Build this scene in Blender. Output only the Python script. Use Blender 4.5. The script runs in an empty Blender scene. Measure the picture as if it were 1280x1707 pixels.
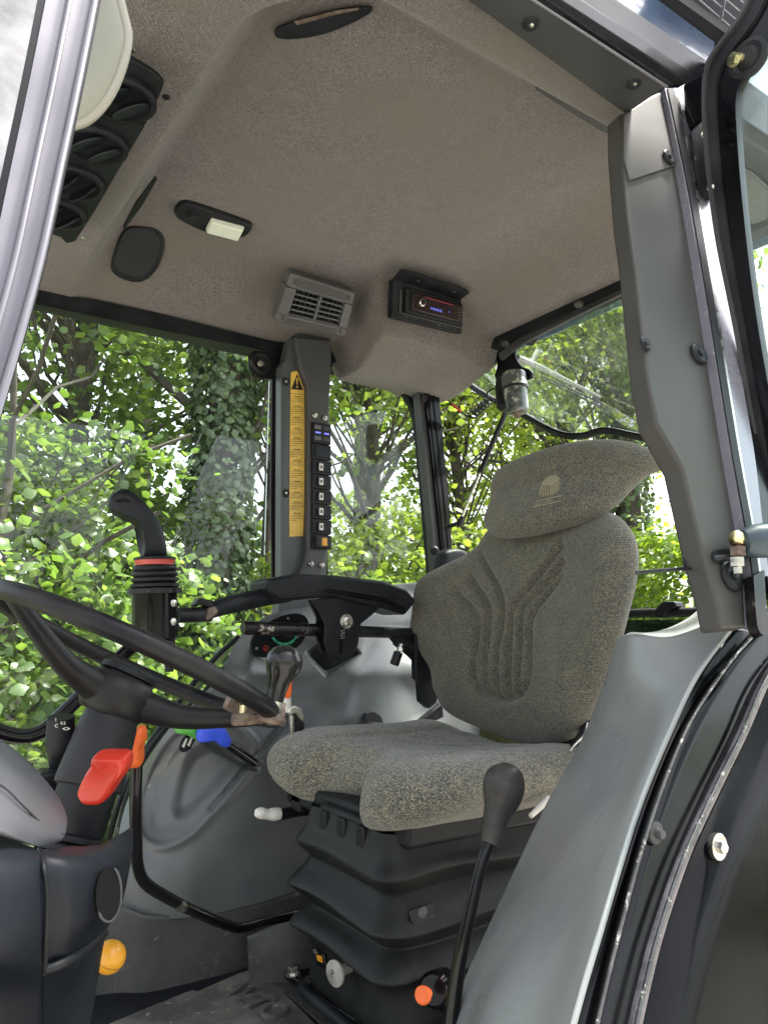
import bpy, bmesh, math, random
import numpy as np
from mathutils import Vector as V, Matrix
random.seed(7); R=random.random
sc=bpy.context.scene
# ------------------------------------------------ camera, sky, sun, exposure
F=1260.0; AZ=math.radians(34.5); PT=math.atan((1045-853.5)/F); CAM=V((0,0,1.75))
FW=V((math.sin(AZ)*math.cos(PT),math.cos(AZ)*math.cos(PT),math.sin(PT)))
RT=V((math.cos(AZ),-math.sin(AZ),0)); UP=RT.cross(FW)
cd=bpy.data.cameras.new('camera'); cam=bpy.data.objects.new('camera',cd); sc.collection.objects.link(cam); sc.camera=cam
cam.matrix_world=Matrix(((RT.x,UP.x,-FW.x,CAM.x),(RT.y,UP.y,-FW.y,CAM.y),(RT.z,UP.z,-FW.z,CAM.z),(0,0,0,1)))
cd.sensor_fit='HORIZONTAL'; cd.sensor_width=36; cd.lens=36*F/1280; cd.clip_start=.02; cd.clip_end=900
sc.render.resolution_x=767; sc.render.resolution_y=1024
SUN_EL=math.radians(66); SUN_ROT=math.radians(100)
w=bpy.data.worlds.new('World'); sc.world=w; w.use_nodes=True; nt=w.node_tree; nt.nodes.clear()
sk=nt.nodes.new('ShaderNodeTexSky'); sk.sky_type='NISHITA'; sk.sun_disc=False; sk.sun_elevation=SUN_EL; sk.sun_rotation=SUN_ROT
sk.air_density=1.0; sk.dust_density=4.0; sk.ozone_density=1.0
bg=nt.nodes.new('ShaderNodeBackground'); bg.inputs[1].default_value=.15
hs=nt.nodes.new('ShaderNodeHueSaturation'); hs.inputs['Saturation'].default_value=.35
wo=nt.nodes.new('ShaderNodeOutputWorld'); nt.links.new(sk.outputs[0],hs.inputs['Color']); nt.links.new(hs.outputs[0],bg.inputs[0]); nt.links.new(bg.outputs[0],wo.inputs[0])
sl=bpy.data.lights.new('sun','SUN'); so=bpy.data.objects.new('sun',sl); sc.collection.objects.link(so)
sl.energy=4.2; sl.angle=math.radians(9); sl.color=(1,.95,.86)
sd=V((math.sin(SUN_ROT)*math.cos(SUN_EL),math.cos(SUN_ROT)*math.cos(SUN_EL),math.sin(SUN_EL)))
so.rotation_euler=sd.to_track_quat('Z','Y').to_euler()
sc.view_settings.view_transform='Standard'; sc.view_settings.look='None'; sc.view_settings.exposure=2.12; sc.view_settings.gamma=1
sc.cycles.max_bounces=10; sc.cycles.transparent_max_bounces=16; sc.cycles.diffuse_bounces=5
sc.cycles.use_denoising=True

# ------------------------------------------------ helpers
def ray(x,y): return FW+((x-640)/F)*RT-((y-853.5)/F)*UP
def W(x,y,Y=None,X=None,Z=None,P=None):
    r=ray(x,y)
    if P: t=(P[0]-CAM).dot(P[1])/r.dot(P[1])
    elif Y is not None: t=(Y-CAM.y)/r.y
    elif X is not None: t=(X-CAM.x)/r.x
    else: t=(Z-CAM.z)/r.z
    return CAM+t*r
LPN=V((0,.75,-.17)).normalized()
def LW(x,y,d=0): return W(x,y,P=(V((0,.47-d,1.75)),LPN))      # the leaning plane of the left cab side, d metres further out
WL={}
def _link(o): sc.collection.objects.link(o); return o
def thing(name,label,cat,loc,group=None):
    o=_link(bpy.data.objects.new(name,None)); o.empty_display_size=.05; o.location=loc; WL[o]=V(loc)
    o['label']=label; o['category']=cat
    if group: o['group']=group
    return o
def tag(o,label,cat,group=None,kind=None):
    if label: o['label']=label
    if cat: o['category']=cat
    if group: o['group']=group
    if kind: o['kind']=kind
    return o
def mk(name,vs,fs,mat,parent=None,smooth=True,bevel=0,solid=0,sub=0,angle=35,recalc=False,off=0):
    vs=[V(v) for v in vs]
    if parent is not None: base=WL[parent]
    else:
        mn=[min(v[i] for v in vs) for i in range(3)]; mx=[max(v[i] for v in vs) for i in range(3)]
        base=V(((mn[0]+mx[0])/2,(mn[1]+mx[1])/2,mn[2]))
    me=bpy.data.meshes.new(name); me.from_pydata([tuple(v-base) for v in vs],[],[tuple(f) for f in fs])
    if recalc:
        b=bmesh.new(); b.from_mesh(me); bmesh.ops.recalc_face_normals(b,faces=b.faces); b.to_mesh(me); b.free()
    me.materials.append(mat)
    if smooth: me.shade_smooth(); me.set_sharp_from_angle(angle=math.radians(angle))
    o=_link(bpy.data.objects.new(name,me)); WL[o]=base
    if parent is not None: o.parent=parent
    else: o.location=base
    if sub: m=o.modifiers.new('s','SUBSURF'); m.levels=m.render_levels=sub
    if solid: m=o.modifiers.new('t','SOLIDIFY'); m.thickness=solid; m.offset=off
    if bevel: m=o.modifiers.new('b','BEVEL'); m.width=bevel; m.segments=3; m.limit_method='ANGLE'; m.angle_limit=math.radians(40)
    return o
def prism(name,pts,vec,mat,parent=None,bevel=.002,taper=1.0,**k):
    pts=[V(p) for p in pts]; n=len(pts); vec=V(vec); c=sum(pts,V())/n
    b=[c+(p-c)*taper+vec for p in pts]
    fs=[tuple(range(n)),tuple(range(2*n-1,n-1,-1))]+[(i,n+i,n+(i+1)%n,(i+1)%n) for i in range(n)]
    return mk(name,pts+b,fs,mat,parent,bevel=bevel,recalc=True,angle=30,**k)
def box(name,c,h,mat,parent=None,bevel=.003,ax=None,**k):
    ax=ax or (V((1,0,0)),V((0,1,0)),V((0,0,1))); c=V(c)
    q=[c+ax[0]*(sx*h[0])+ax[1]*(sy*h[1])-ax[2]*h[2] for sx,sy in ((-1,-1),(1,-1),(1,1),(-1,1))]
    return prism(name,q,ax[2]*(2*h[2]),mat,parent,bevel,**k)
def cr(pts,n=8,closed=False):
    pts=[list(p) for p in pts]; m=len(pts); out=[]
    for i in range(m if closed else m-1):
        g=lambda j: pts[j%m] if closed else pts[max(0,min(m-1,j))]
        p0,p1,p2,p3=g(i-1),g(i),g(i+1),g(i+2)
        for k in range(n):
            t=k/n; out.append([.5*(2*b+(c-a)*t+(2*a-5*b+4*c-d)*t*t+(3*b-a-3*c+d)*t**3) for a,b,c,d in zip(p0,p1,p2,p3)])
    if not closed: out.append(pts[-1])
    return out
def tube(name,pts,r,mat,parent=None,n=8,sides=14,spline=True,closed=False,flat=None,**k):
    rr=r if isinstance(r,(list,tuple)) else [r]*len(pts)
    q=[tuple(V(p))+(a,) for p,a in zip(pts,rr)]
    if spline: q=cr(q,n,closed)
    P=[V(a[:3]) for a in q]; RR=[a[3] for a in q]; m=len(P); vs=[]; fs=[]; u=None
    for i in range(m):
        a=P[(i-1)%m] if closed else P[max(0,i-1)]; b=P[(i+1)%m] if closed else P[min(m-1,i+1)]
        t=(b-a).normalized()
        if u is None:
            u=(V(flat) if flat is not None else (V((0,0,1)) if abs(t.z)<.9 else V((1,0,0))))
        u=(u-t*u.dot(t)).normalized(); v=t.cross(u)
        for s in range(sides):
            an=2*math.pi*s/sides; vs.append(P[i]+RR[i]*(math.cos(an)*u+math.sin(an)*v))
    for i in range(m if closed else m-1):
        for s in range(sides):
            a=i*sides+s; b=i*sides+(s+1)%sides; c=((i+1)%m)*sides+(s+1)%sides; d=((i+1)%m)*sides+s
            fs.append((a,b,c,d))
    if not closed: fs+=[tuple(range(sides))[::-1],tuple(range((m-1)*sides,m*sides))]
    return mk(name,vs,fs,mat,parent,angle=50,recalc=True,**k)
def axes(d):
    d=V(d).normalized(); u=d.cross(V((0,0,1)) if abs(d.z)<.9 else V((1,0,0))).normalized(); return u,d.cross(u),d
def lathe(name,p,axis,prof,mat,parent=None,sides=28,sq=1.0,su=None,angle=35,**k):
    u,v,d=axes(axis)
    if su is not None: u=(V(su)-d*V(su).dot(d)).normalized(); v=d.cross(u)
    p=V(p); vs=[]; fs=[]
    for t,r in prof:
        for s in range(sides):
            an=2*math.pi*s/sides; vs.append(p+d*t+u*(r*math.cos(an))+v*(r*sq*math.sin(an)))
    for i in range(len(prof)-1):
        for s in range(sides): fs.append((i*sides+s,i*sides+(s+1)%sides,(i+1)*sides+(s+1)%sides,(i+1)*sides+s))
    fs+=[tuple(range(sides))[::-1],tuple(range((len(prof)-1)*sides,len(prof)*sides))]
    return mk(name,vs,fs,mat,parent,angle=angle,recalc=True,**k)
def surf(name,rows,mat,parent=None,n=6,solid=.004,**k):
    A=[cr(r,n) for r in rows]; B=list(zip(*[cr(c,n) for c in zip(*A)])); H=len(B); Wd=len(B[0])
    vs=[B[i][j] for i in range(H) for j in range(Wd)]
    fs=[(i*Wd+j,i*Wd+j+1,(i+1)*Wd+j+1,(i+1)*Wd+j) for i in range(H-1) for j in range(Wd-1)]
    return mk(name,vs,fs,mat,parent,solid=solid,angle=60,**k)
def psurf(name,rows,mat,parent=None,n=6,d=0,**k):            # rows of (px,py,Y)
    return surf(name,[[tuple(W(x,y,Y=Y)) for x,y,Y in r] for r in rows],mat,parent,n,**k)
def pillow(name,out,o,ex,ey,ez,T,mat,parent=None,p=8,q=2.2,disp=None,back=1.0,rings=44,seg=28,pb=6,**k):
    ol=cr(out,max(4,int(seg*8/len(out))),True); m=len(ol)
    cx=sum(a[0] for a in ol)/m; cy=sum(a[1] for a in ol)/m; vs=[]; fs=[]
    rs=[math.sin((i+1)/rings*math.pi/2) for i in range(rings)]
    def pt(x,y,h): return o+ex*x+ey*y+ez*h
    d0=disp(cx,cy,0) if disp else 0
    vs.append(pt(cx,cy,T+d0))
    for r in rs:
        for a in ol:
            x=cx+(a[0]-cx)*r; y=cy+(a[1]-cy)*r
            vs.append(pt(x,y,T*max(0,1-r**p)**(1/q)+(disp(x,y,r) if disp else 0)))
    fb=len(vs)
    rb=[math.sin((i+1)/12*math.pi/2) for i in range(11)]
    for r in rb[::-1]:
        for a in ol:
            x=cx+(a[0]-cx)*r; y=cy+(a[1]-cy)*r
            vs.append(pt(x,y,-back*T*max(0,1-r**pb)**(1/2)+(disp(x,y,1.0) if disp else 0)))
    fs+=[(0,1+s,1+(s+1)%m) for s in range(m)]
    nr=rings+len(rb)
    for i in range(nr-1):
        for s in range(m): fs.append((1+i*m+s,1+(i+1)*m+s,1+(i+1)*m+(s+1)%m,1+i*m+(s+1)%m))
    fs.append(tuple(1+(nr-1)*m+s for s in range(m)))
    return mk(name,vs,fs,mat,parent,angle=70,recalc=True,**k)
def text(name,s,o,ex,ey,size,mat,parent,ext=.0004,squeeze=1.0):
    cu=bpy.data.curves.new(name,'FONT'); cu.body=s; cu.size=1; cu.extrude=0; cu.resolution_u=3
    t=_link(bpy.data.objects.new(name,cu)); bpy.context.view_layer.update()
    me=bpy.data.meshes.new_from_object(t.evaluated_get(bpy.context.evaluated_depsgraph_get()))
    bpy.data.objects.remove(t); bpy.data.curves.remove(cu)
    ex=V(ex).normalized(); ey=V(ey).normalized(); ez=ex.cross(ey)
    vs=[V(o)+ex*(v.co.x*size*squeeze)+ey*(v.co.y*size) for v in me.vertices]; fs=[tuple(p.vertices) for p in me.polygons]
    bpy.data.meshes.remove(me)
    return mk(name,vs,fs,mat,parent,smooth=False,solid=ext)
def bolt(p,ax,r,mat,parent,name='bolt',washer=True,wm=None,hexn=6,tall=.8):
    p=V(p); ax=V(ax).normalized()
    b=lathe(name,p,ax,[(0,r),(r*tall,r),(r*tall*1.15,r*.85)],mat,parent,sides=hexn,angle=20)
    if washer: lathe('washer',p-ax*.0004,ax,[(0,r*1.7),(r*.18,r*1.7)],wm or mat,parent if parent.type=='EMPTY' else parent,sides=24)
    return b
def screwcap(p,ax,r,parent,mat,sm):
    c_=lathe('screw_cap',p,ax,[(0,r),(r*.15,r*.98),(r*.3,r*.8),(r*.2,r*.5)],mat,parent,sides=24,angle=60)
    lathe('screw',V(p)+V(ax).normalized()*(r*.15),ax,[(0,r*.3),(r*.22,r*.28),(r*.28,r*.18)],sm,c_,sides=12)

# ------------------------------------------------ materials
def M(name,col,rough=.5,metal=0,bump=None,var=None,coat=0,spec=.5,col2=None,wear=None,sheen=0,trans=0):
    m=bpy.data.materials.new(name); m.use_nodes=True; n=m.node_tree.nodes; l=m.node_tree.links; b=n['Principled BSDF']
    b.inputs['Base Color'].default_value=(*col,1); b.inputs['Roughness'].default_value=rough; b.inputs['Metallic'].default_value=metal
    b.inputs['Specular IOR Level'].default_value=spec*(.4 if max(col)<.03 else 1)
    if coat: b.inputs['Coat Weight'].default_value=coat; b.inputs['Coat Roughness'].default_value=.06
    if sheen: b.inputs['Sheen Weight'].default_value=sheen; b.inputs['Sheen Roughness'].default_value=.6
    tc=n.new('ShaderNodeTexCoord')
    if var or col2:
        sc_,amt=var or (6,.3)
        t=n.new('ShaderNodeTexNoise'); t.inputs['Scale'].default_value=sc_; t.inputs['Detail'].default_value=4 if sc_<=5 else 8; t.inputs['Roughness'].default_value=.5 if sc_<=5 else .65
        l.new(tc.outputs['Object'],t.inputs['Vector'])
        c2=col2 or tuple(min(1,c*(1+amt*2)+.01*amt) for c in col)
        rp=n.new('ShaderNodeValToRGB'); rp.color_ramp.elements[0].position=.35; rp.color_ramp.elements[1].position=.7
        rp.color_ramp.elements[0].color=(*tuple(c*(1-amt*.6) for c in col),1); rp.color_ramp.elements[1].color=(*c2,1)
        l.new(t.outputs['Fac'],rp.inputs[0]); last=rp.outputs[0]
        mr=n.new('ShaderNodeMapRange'); mr.inputs[1].default_value=.3; mr.inputs[2].default_value=.7
        mr.inputs[3].default_value=max(0.02,rough-.12); mr.inputs[4].default_value=min(1,rough+.14)
        l.new(t.outputs['Fac'],mr.inputs[0]); l.new(mr.outputs[0],b.inputs['Roughness'])
        if wear:                                   # wear = (colour, scale, threshold)
            t2=n.new('ShaderNodeTexNoise'); t2.inputs['Scale'].default_value=wear[1]; t2.inputs['Detail'].default_value=10; t2.inputs['Roughness'].default_value=.75
            l.new(tc.outputs['Object'],t2.inputs['Vector'])
            r2=n.new('ShaderNodeValToRGB'); r2.color_ramp.elements[0].position=wear[2]; r2.color_ramp.elements[1].position=wear[2]+.03
            mx=n.new('ShaderNodeMix'); mx.data_type='RGBA'; l.new(t2.outputs['Fac'],r2.inputs[0]); l.new(r2.outputs[0],mx.inputs[0])
            l.new(last,mx.inputs[6]); mx.inputs[7].default_value=(*wear[0],1); last=mx.outputs[2]
        l.new(last,b.inputs['Base Color'])
    if bump:
        t=n.new('ShaderNodeTexNoise'); t.inputs['Scale'].default_value=bump[0]; t.inputs['Detail'].default_value=4
        l.new(tc.outputs['Object'],t.inputs['Vector'])
        bp=n.new('ShaderNodeBump'); bp.inputs['Strength'].default_value=bump[1]; bp.inputs['Distance'].default_value=.001
        l.new(t.outputs['Fac'],bp.inputs['Height']); l.new(bp.outputs[0],b.inputs['Normal'])
    return m
def fabric(name,stops,cell,stretch,bump=.6,rough=.95,stain=None,rows=0):
    m=bpy.data.materials.new(name); m.use_nodes=True; n=m.node_tree.nodes; l=m.node_tree.links; b=n['Principled BSDF']
    b.inputs['Roughness'].default_value=rough; b.inputs['Specular IOR Level'].default_value=.15
    b.inputs['Sheen Weight'].default_value=.25
    tc=n.new('ShaderNodeTexCoord'); mp=n.new('ShaderNodeMapping'); mp.inputs['Scale'].default_value=stretch; l.new(tc.outputs['Object'],mp.inputs[0])
    vo=n.new('ShaderNodeTexVoronoi'); vo.inputs['Scale'].default_value=cell; vo.inputs['Randomness'].default_value=.75; l.new(mp.outputs[0],vo.inputs['Vector'])
    sp=n.new('ShaderNodeSeparateColor'); l.new(vo.outputs['Color'],sp.inputs[0])
    nz=n.new('ShaderNodeTexNoise'); nz.inputs['Scale'].default_value=30; nz.inputs['Detail'].default_value=6; l.new(tc.outputs['Object'],nz.inputs['Vector'])
    ad=n.new('ShaderNodeMath'); ad.operation='MULTIPLY_ADD'; l.new(nz.outputs['Fac'],ad.inputs[0]); ad.inputs[1].default_value=.35; ad.inputs[2].default_value=-.18
    a2=n.new('ShaderNodeMath'); a2.operation='ADD'; l.new(sp.outputs[0],a2.inputs[0]); l.new(ad.outputs[0],a2.inputs[1])
    rp=n.new('ShaderNodeValToRGB'); e=rp.color_ramp.elements
    while len(e)<len(stops): e.new(.5)
    for i,(p,c) in enumerate(stops): e[i].position=p; e[i].color=(*c,1)
    rp.color_ramp.interpolation='LINEAR'; l.new(a2.outputs[0],rp.inputs[0]); last=rp.outputs[0]
    if stain:
        t2=n.new('ShaderNodeTexNoise'); t2.inputs['Scale'].default_value=stain[1]; t2.inputs['Detail'].default_value=5; l.new(tc.outputs['Object'],t2.inputs['Vector'])
        r2=n.new('ShaderNodeValToRGB'); r2.color_ramp.elements[0].position=stain[2]; r2.color_ramp.elements[1].position=stain[3]
        r2.color_ramp.elements[1].color=(stain[4],)*3+(1,)
        l.new(t2.outputs['Fac'],r2.inputs[0]); mx=n.new('ShaderNodeMix'); mx.data_type='RGBA'; l.new(r2.outputs[0],mx.inputs[0]); l.new(last,mx.inputs[6]); mx.inputs[7].default_value=(*stain[0],1); last=mx.outputs[2]
    l.new(last,b.inputs['Base Color'])
    bp=n.new('ShaderNodeBump'); bp.inputs['Strength'].default_value=bump; bp.inputs['Distance'].default_value=.0012; bp.invert=True
    l.new(vo.outputs['Distance'],bp.inputs['Height']); nrm=bp.outputs[0]
    if rows:
        wv=n.new('ShaderNodeTexWave'); wv.wave_type='BANDS'; wv.bands_direction='Z'; wv.inputs['Scale'].default_value=rows; wv.inputs['Distortion'].default_value=1.2; wv.inputs['Detail'].default_value=2
        l.new(tc.outputs['Object'],wv.inputs['Vector'])
        b2=n.new('ShaderNodeBump'); b2.inputs['Strength'].default_value=.35; b2.inputs['Distance'].default_value=.001; l.new(wv.outputs['Fac'],b2.inputs['Height']); l.new(nrm,b2.inputs['Normal']); nrm=b2.outputs[0]
    l.new(nrm,b.inputs['Normal'])
    return m
def glassm(name,tint,refl=1.0,rough=.0,film=0):
    m=bpy.data.materials.new(name); m.use_nodes=True; n=m.node_tree.nodes; l=m.node_tree.links; n.clear()
    o=n.new('ShaderNodeOutputMaterial'); t=n.new('ShaderNodeBsdfTransparent'); t.inputs[0].default_value=(*tint,1)
    g=n.new('ShaderNodeBsdfGlossy'); g.inputs['Roughness'].default_value=rough
    f=n.new('ShaderNodeFresnel'); f.inputs[0].default_value=1.5
    mu=n.new('ShaderNodeMath'); mu.operation='MULTIPLY'; mu.inputs[1].default_value=refl; l.new(f.outputs[0],mu.inputs[0])
    x=n.new('ShaderNodeMixShader'); l.new(mu.outputs[0],x.inputs[0]); l.new(t.outputs[0],x.inputs[1]); l.new(g.outputs[0],x.inputs[2]); last=x.outputs[0]
    if film:
        d=n.new('ShaderNodeBsdfDiffuse'); d.inputs[0].default_value=(.75,.75,.7,1)
        nz=n.new('ShaderNodeTexNoise'); nz.inputs['Scale'].default_value=5; nz.inputs['Detail'].default_value=8; tc=n.new('ShaderNodeTexCoord'); l.new(tc.outputs['Object'],nz.inputs['Vector'])
        mm=n.new('ShaderNodeMath'); mm.operation='MULTIPLY'; mm.inputs[1].default_value=film*2; l.new(nz.outputs['Fac'],mm.inputs[0])
        y=n.new('ShaderNodeMixShader'); l.new(mm.outputs[0],y.inputs[0]); l.new(last,y.inputs[1]); l.new(d.outputs[0],y.inputs[2]); last=y.outputs[0]
    l.new(last,o.inputs[0]); return m
def leafm(name,c1,c2,c3,tr=.5):
    m=bpy.data.materials.new(name); m.use_nodes=True; n=m.node_tree.nodes; l=m.node_tree.links; n.clear()
    o=n.new('ShaderNodeOutputMaterial'); ge=n.new('ShaderNodeNewGeometry')
    rp=n.new('ShaderNodeValToRGB'); e=rp.color_ramp.elements; e.new(.5)
    for i,(p,c) in enumerate(((0,c1),(.5,c2),(1,c3))): e[i].position=p; e[i].color=(*c,1)
    l.new(ge.outputs['Random Per Island'],rp.inputs[0])
    d=n.new('ShaderNodeBsdfDiffuse'); t=n.new('ShaderNodeBsdfTranslucent'); g=n.new('ShaderNodeBsdfGlossy'); g.inputs['Roughness'].default_value=.42
    l.new(rp.outputs[0],d.inputs[0])
    hs=n.new('ShaderNodeHueSaturation'); hs.inputs['Hue'].default_value=.485; hs.inputs['Saturation'].default_value=1.05; hs.inputs['Value'].default_value=2.2; l.new(rp.outputs[0],hs.inputs['Color']); l.new(hs.outputs[0],t.inputs[0])
    x=n.new('ShaderNodeMixShader'); x.inputs[0].default_value=tr; l.new(d.outputs[0],x.inputs[1]); l.new(t.outputs[0],x.inputs[2])
    y=n.new('ShaderNodeMixShader'); y.inputs[0].default_value=.05; l.new(x.outputs[0],y.inputs[1]); l.new(g.outputs[0],y.inputs[2])
    l.new(y.outputs[0],o.inputs[0]); return m

BLK=M('black plastic',(.008,.009,.011),.45,bump=(900,.15),var=(14,.4))
BLKG=M('gloss black paint',(.003,.003,.004),.14,var=(5,.5),coat=.12,wear=((.12,.11,.1),220,.735))
BLKM=M('worn black steel',(.014,.014,.016),.35,var=(20,.5),wear=((.35,.32,.28),45,.66))
WORN=M('bar with worn paint',(.02,.018,.017),.28,metal=.6,var=(30,.6),wear=((.42,.38,.32),28,.6))
RUB=M('rubber',(.012,.013,.015),.5,bump=(500,.2),var=(10,.5),col2=(.028,.028,.03))
WHEEL=M('steering wheel plastic',(.012,.012,.014),.36,bump=(1200,.25),var=(9,.5),col2=(.026,.025,.024))
NAVY=M('dark dash plastic',(.008,.010,.014),.33,bump=(1400,.3),var=(5,.35))
GREY=M('grey moulded plastic',(.085,.091,.092),.36,bump=(1500,.2),var=(4,.18),col2=(.135,.143,.143),wear=((.19,.19,.175),26,.66))
GREYD=M('grey green plastic',(.05,.058,.058),.38,bump=(1500,.3),var=(4,.18),col2=(.07,.08,.078))
GREYSKY=M('skylit grey moulded plastic',(.21,.222,.226),.28,bump=(1500,.15),var=(4,.12),col2=(.26,.27,.27),wear=((.36,.355,.34),48,.655))  # lighter copy of the grey plastic, sky reflection put into the base colour
TRIM=M('grey pillar trim',(.044,.042,.038),.55,spec=.3,bump=(900,.2),var=(5,.14))
TRIMD=M('dark grey trim',(.038,.038,.04),.5,bump=(900,.2),var=(5,.14))
SKYREFL=M('pillar sky reflection paint',(.13,.125,.145),.24,metal=.3,var=(5,.1))  # pale colour stands for sky mirrored in black gloss paint
COWL=M('light grey cowl',(.085,.088,.098),.5,bump=(1600,.5),var=(5,.12))
FLOORM=M('dirty rubber mat',(.06,.057,.05),.75,bump=(700,1),var=(9,.5),col2=(.17,.16,.135),wear=((.27,.25,.2),60,.6))
SIDEM=M('dusty side mat',(.045,.045,.042),.6,bump=(600,.5),var=(7,.4),col2=(.085,.082,.075),wear=((.13,.12,.10),45,.6))
SILV=M('bright frame paint',(.24,.23,.265),.24,metal=.35,var=(8,.08))
STEEL=M('zinc steel',(.5,.48,.44),.3,metal=1,var=(60,.3))
RUST=M('rusty steel',(.10,.055,.04),.6,metal=.3,var=(60,.5),col2=(.26,.21,.17))
BRASS=M('zinc yellow',(.55,.48,.25),.3,metal=1,var=(60,.3))
RED=M('red plastic',(.5,.03,.014),.36,var=(14,.15),wear=((.5,.16,.1),60,.66))
ORANGE=M('orange plastic',(.75,.13,.02),.42,var=(14,.15))
GREEN=M('green plastic',(.08,.33,.05),.45,var=(14,.2))
BLUE=M('blue plastic',(.02,.06,.5),.42,var=(14,.2))
YELB=M('yellow orange ball',(.6,.27,.02),.3,var=(10,.15),wear=((.3,.16,.05),90,.66))
YEL=M('yellow sticker',(.62,.4,.075),.45,var=(20,.2))
INK=M('black ink',(.02,.018,.015),.5)
WHITE=M('off white plastic',(.6,.58,.53),.45,var=(20,.12))
LENS=M('milky lens',(.62,.66,.56),.35,var=(9,.08))
MIRR=M('beige shell',(.2,.2,.165),.35,var=(5,.1))
GRN=M('dark green body paint',(.012,.03,.024),.16,coat=.8,var=(4,.2))
BLUEP=M('dark blue roof paint',(.02,.045,.09),.2,coat=.7,var=(4,.2))
BLUELEN=M('blue lit digits',(.1,.12,.5),.5); 
bb=BLUELEN.node_tree.nodes['Principled BSDF']; bb.inputs['Emission Color'].default_value=(.2,.22,1,1); bb.inputs['Emission Strength'].default_value=.2
LINER=fabric('felt roof lining',[(0,(.058,.049,.047)),(.5,(.120,.105,.099)),(1,(.215,.195,.186))],1000,(1,.6,.6),bump=.6,stain=((.125,.112,.092),5,.38,.66,.8))
SEATF=fabric('woven seat fabric',[(.0,(.028,.03,.04)),(.4,(.085,.085,.074)),(.7,(.14,.137,.105)),(.9,(.24,.215,.13))],880,(.7,.55,1.5),bump=.6,stain=((.12,.12,.095),5,.4,.8,.5),rows=95)
SEATC=fabric('woven cushion fabric',[(.0,(.028,.03,.038)),(.4,(.10,.10,.088)),(.7,(.165,.158,.122)),(.9,(.29,.26,.17))],640,(.8,.5,1.4),bump=.7,stain=((.3,.29,.25),5,.5,.8,.5),rows=0)
PRINT=M('beige print',(.27,.245,.165),.9)
GLASS=glassm('window glass',(.93,.97,.95),.55,film=.008)
GLASSD=glassm('dark green tinted glass',(.12,.25,.19),1.0)
BARK=M('bark',(.045,.037,.028),.9,bump=(60,1),var=(8,.5),col2=(.09,.078,.06))
LEAFA=leafm('lime leaves',(.045,.085,.016),(.072,.13,.022),(.12,.185,.036),.5)
LEAFB=leafm('yellow green leaves',(.085,.135,.018),(.125,.19,.028),(.18,.245,.045),.6)
IVY=leafm('ivy leaves',(.03,.06,.018),(.05,.09,.025),(.08,.12,.04),.3)
HEDGE=leafm('hedge leaves',(.07,.12,.014),(.11,.19,.02),(.17,.25,.035),.5)
# ------------------------------------------------ ground and woodland
rng=np.random.default_rng(5); DENS=.46
def leafmesh(name,pos,size,mat,parent=None,up=.55,kind=None,droop=.5,base=None,nmean=None):
    """many separate folded leaves as one crown mesh"""
    n=len(pos); pos=np.asarray(pos,dtype=np.float64)
    s=size*(.45+.95*rng.random(n))
    nr=rng.normal(size=(n,3)); nr[:,2]=np.abs(nr[:,2])+up
    if nmean is not None: nr+=nmean
    nr/=np.linalg.norm(nr,axis=1)[:,None]
    d=rng.normal(size=(n,3)); d[:,2]-=droop; d-=nr*np.sum(d*nr,1)[:,None]; d/=np.linalg.norm(d,axis=1)[:,None]
    q=np.cross(nr,d); S=s[:,None]
    v=np.stack([pos, pos+d*S*.38+q*S*.42-nr*S*.06, pos+d*S*1.0-nr*S*.12, pos+d*S*.38-q*S*.42-nr*S*.06, pos+d*S*.45+nr*S*.05, pos+d*S*.78+q*S*.26-nr*S*.08, pos+d*S*.78-q*S*.26-nr*S*.08],1).reshape(-1,3)
    b=np.arange(n)[:,None]*7
    t=np.array([[0,4,1],[1,4,5],[5,4,2],[2,4,6],[6,4,3],[3,4,0]])
    f=(b[:,:,None]+t[None]).reshape(-1,3)
    bs=np.array(WL[parent] if parent is not None else (base if base is not None else pos.mean(0)))
    me=bpy.data.meshes.new(name); me.vertices.add(len(v)); me.vertices.foreach_set('co',(v-bs).ravel().astype(np.float32))
    me.loops.add(f.size); me.loops.foreach_set('vertex_index',f.ravel().astype(np.int32))
    me.polygons.add(len(f)); me.polygons.foreach_set('loop_start',np.arange(0,f.size,3,dtype=np.int32)); me.polygons.foreach_set('loop_total',np.full(len(f),3,dtype=np.int32))
    me.update(); me.materials.append(mat); me.shade_smooth()
    o=_link(bpy.data.objects.new(name,me)); WL[o]=V(bs)
    if parent is not None: o.parent=parent
    else: o.location=V(bs)
    if kind: o['kind']=kind
    return o
def cloud(c,rad,n,ncl,spread,flat=.35,shell=.0):
    """leaf positions gathered in sprays inside an ellipsoid"""
    c=np.array(c); rad=np.array(rad)
    d=rng.normal(size=(ncl,3)); d/=np.linalg.norm(d,axis=1)[:,None]; r=(shell+(1-shell)*rng.random(ncl))**(1/2.2)
    cc=c+d*r[:,None]*rad
    k=rng.integers(0,ncl,n); off=rng.normal(size=(n,3))*spread*(.5+rng.random(n)[:,None]); off[:,2]*=flat
    # sprays tilt downwards away from the trunk
    rel=cc[k]-c; hor=np.hypot(rel[:,0],rel[:,1])+1e-6
    off[:,2]-=.35*(off[:,0]*rel[:,0]+off[:,1]*rel[:,1])/hor
    return cc[k]+off, cc
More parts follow.
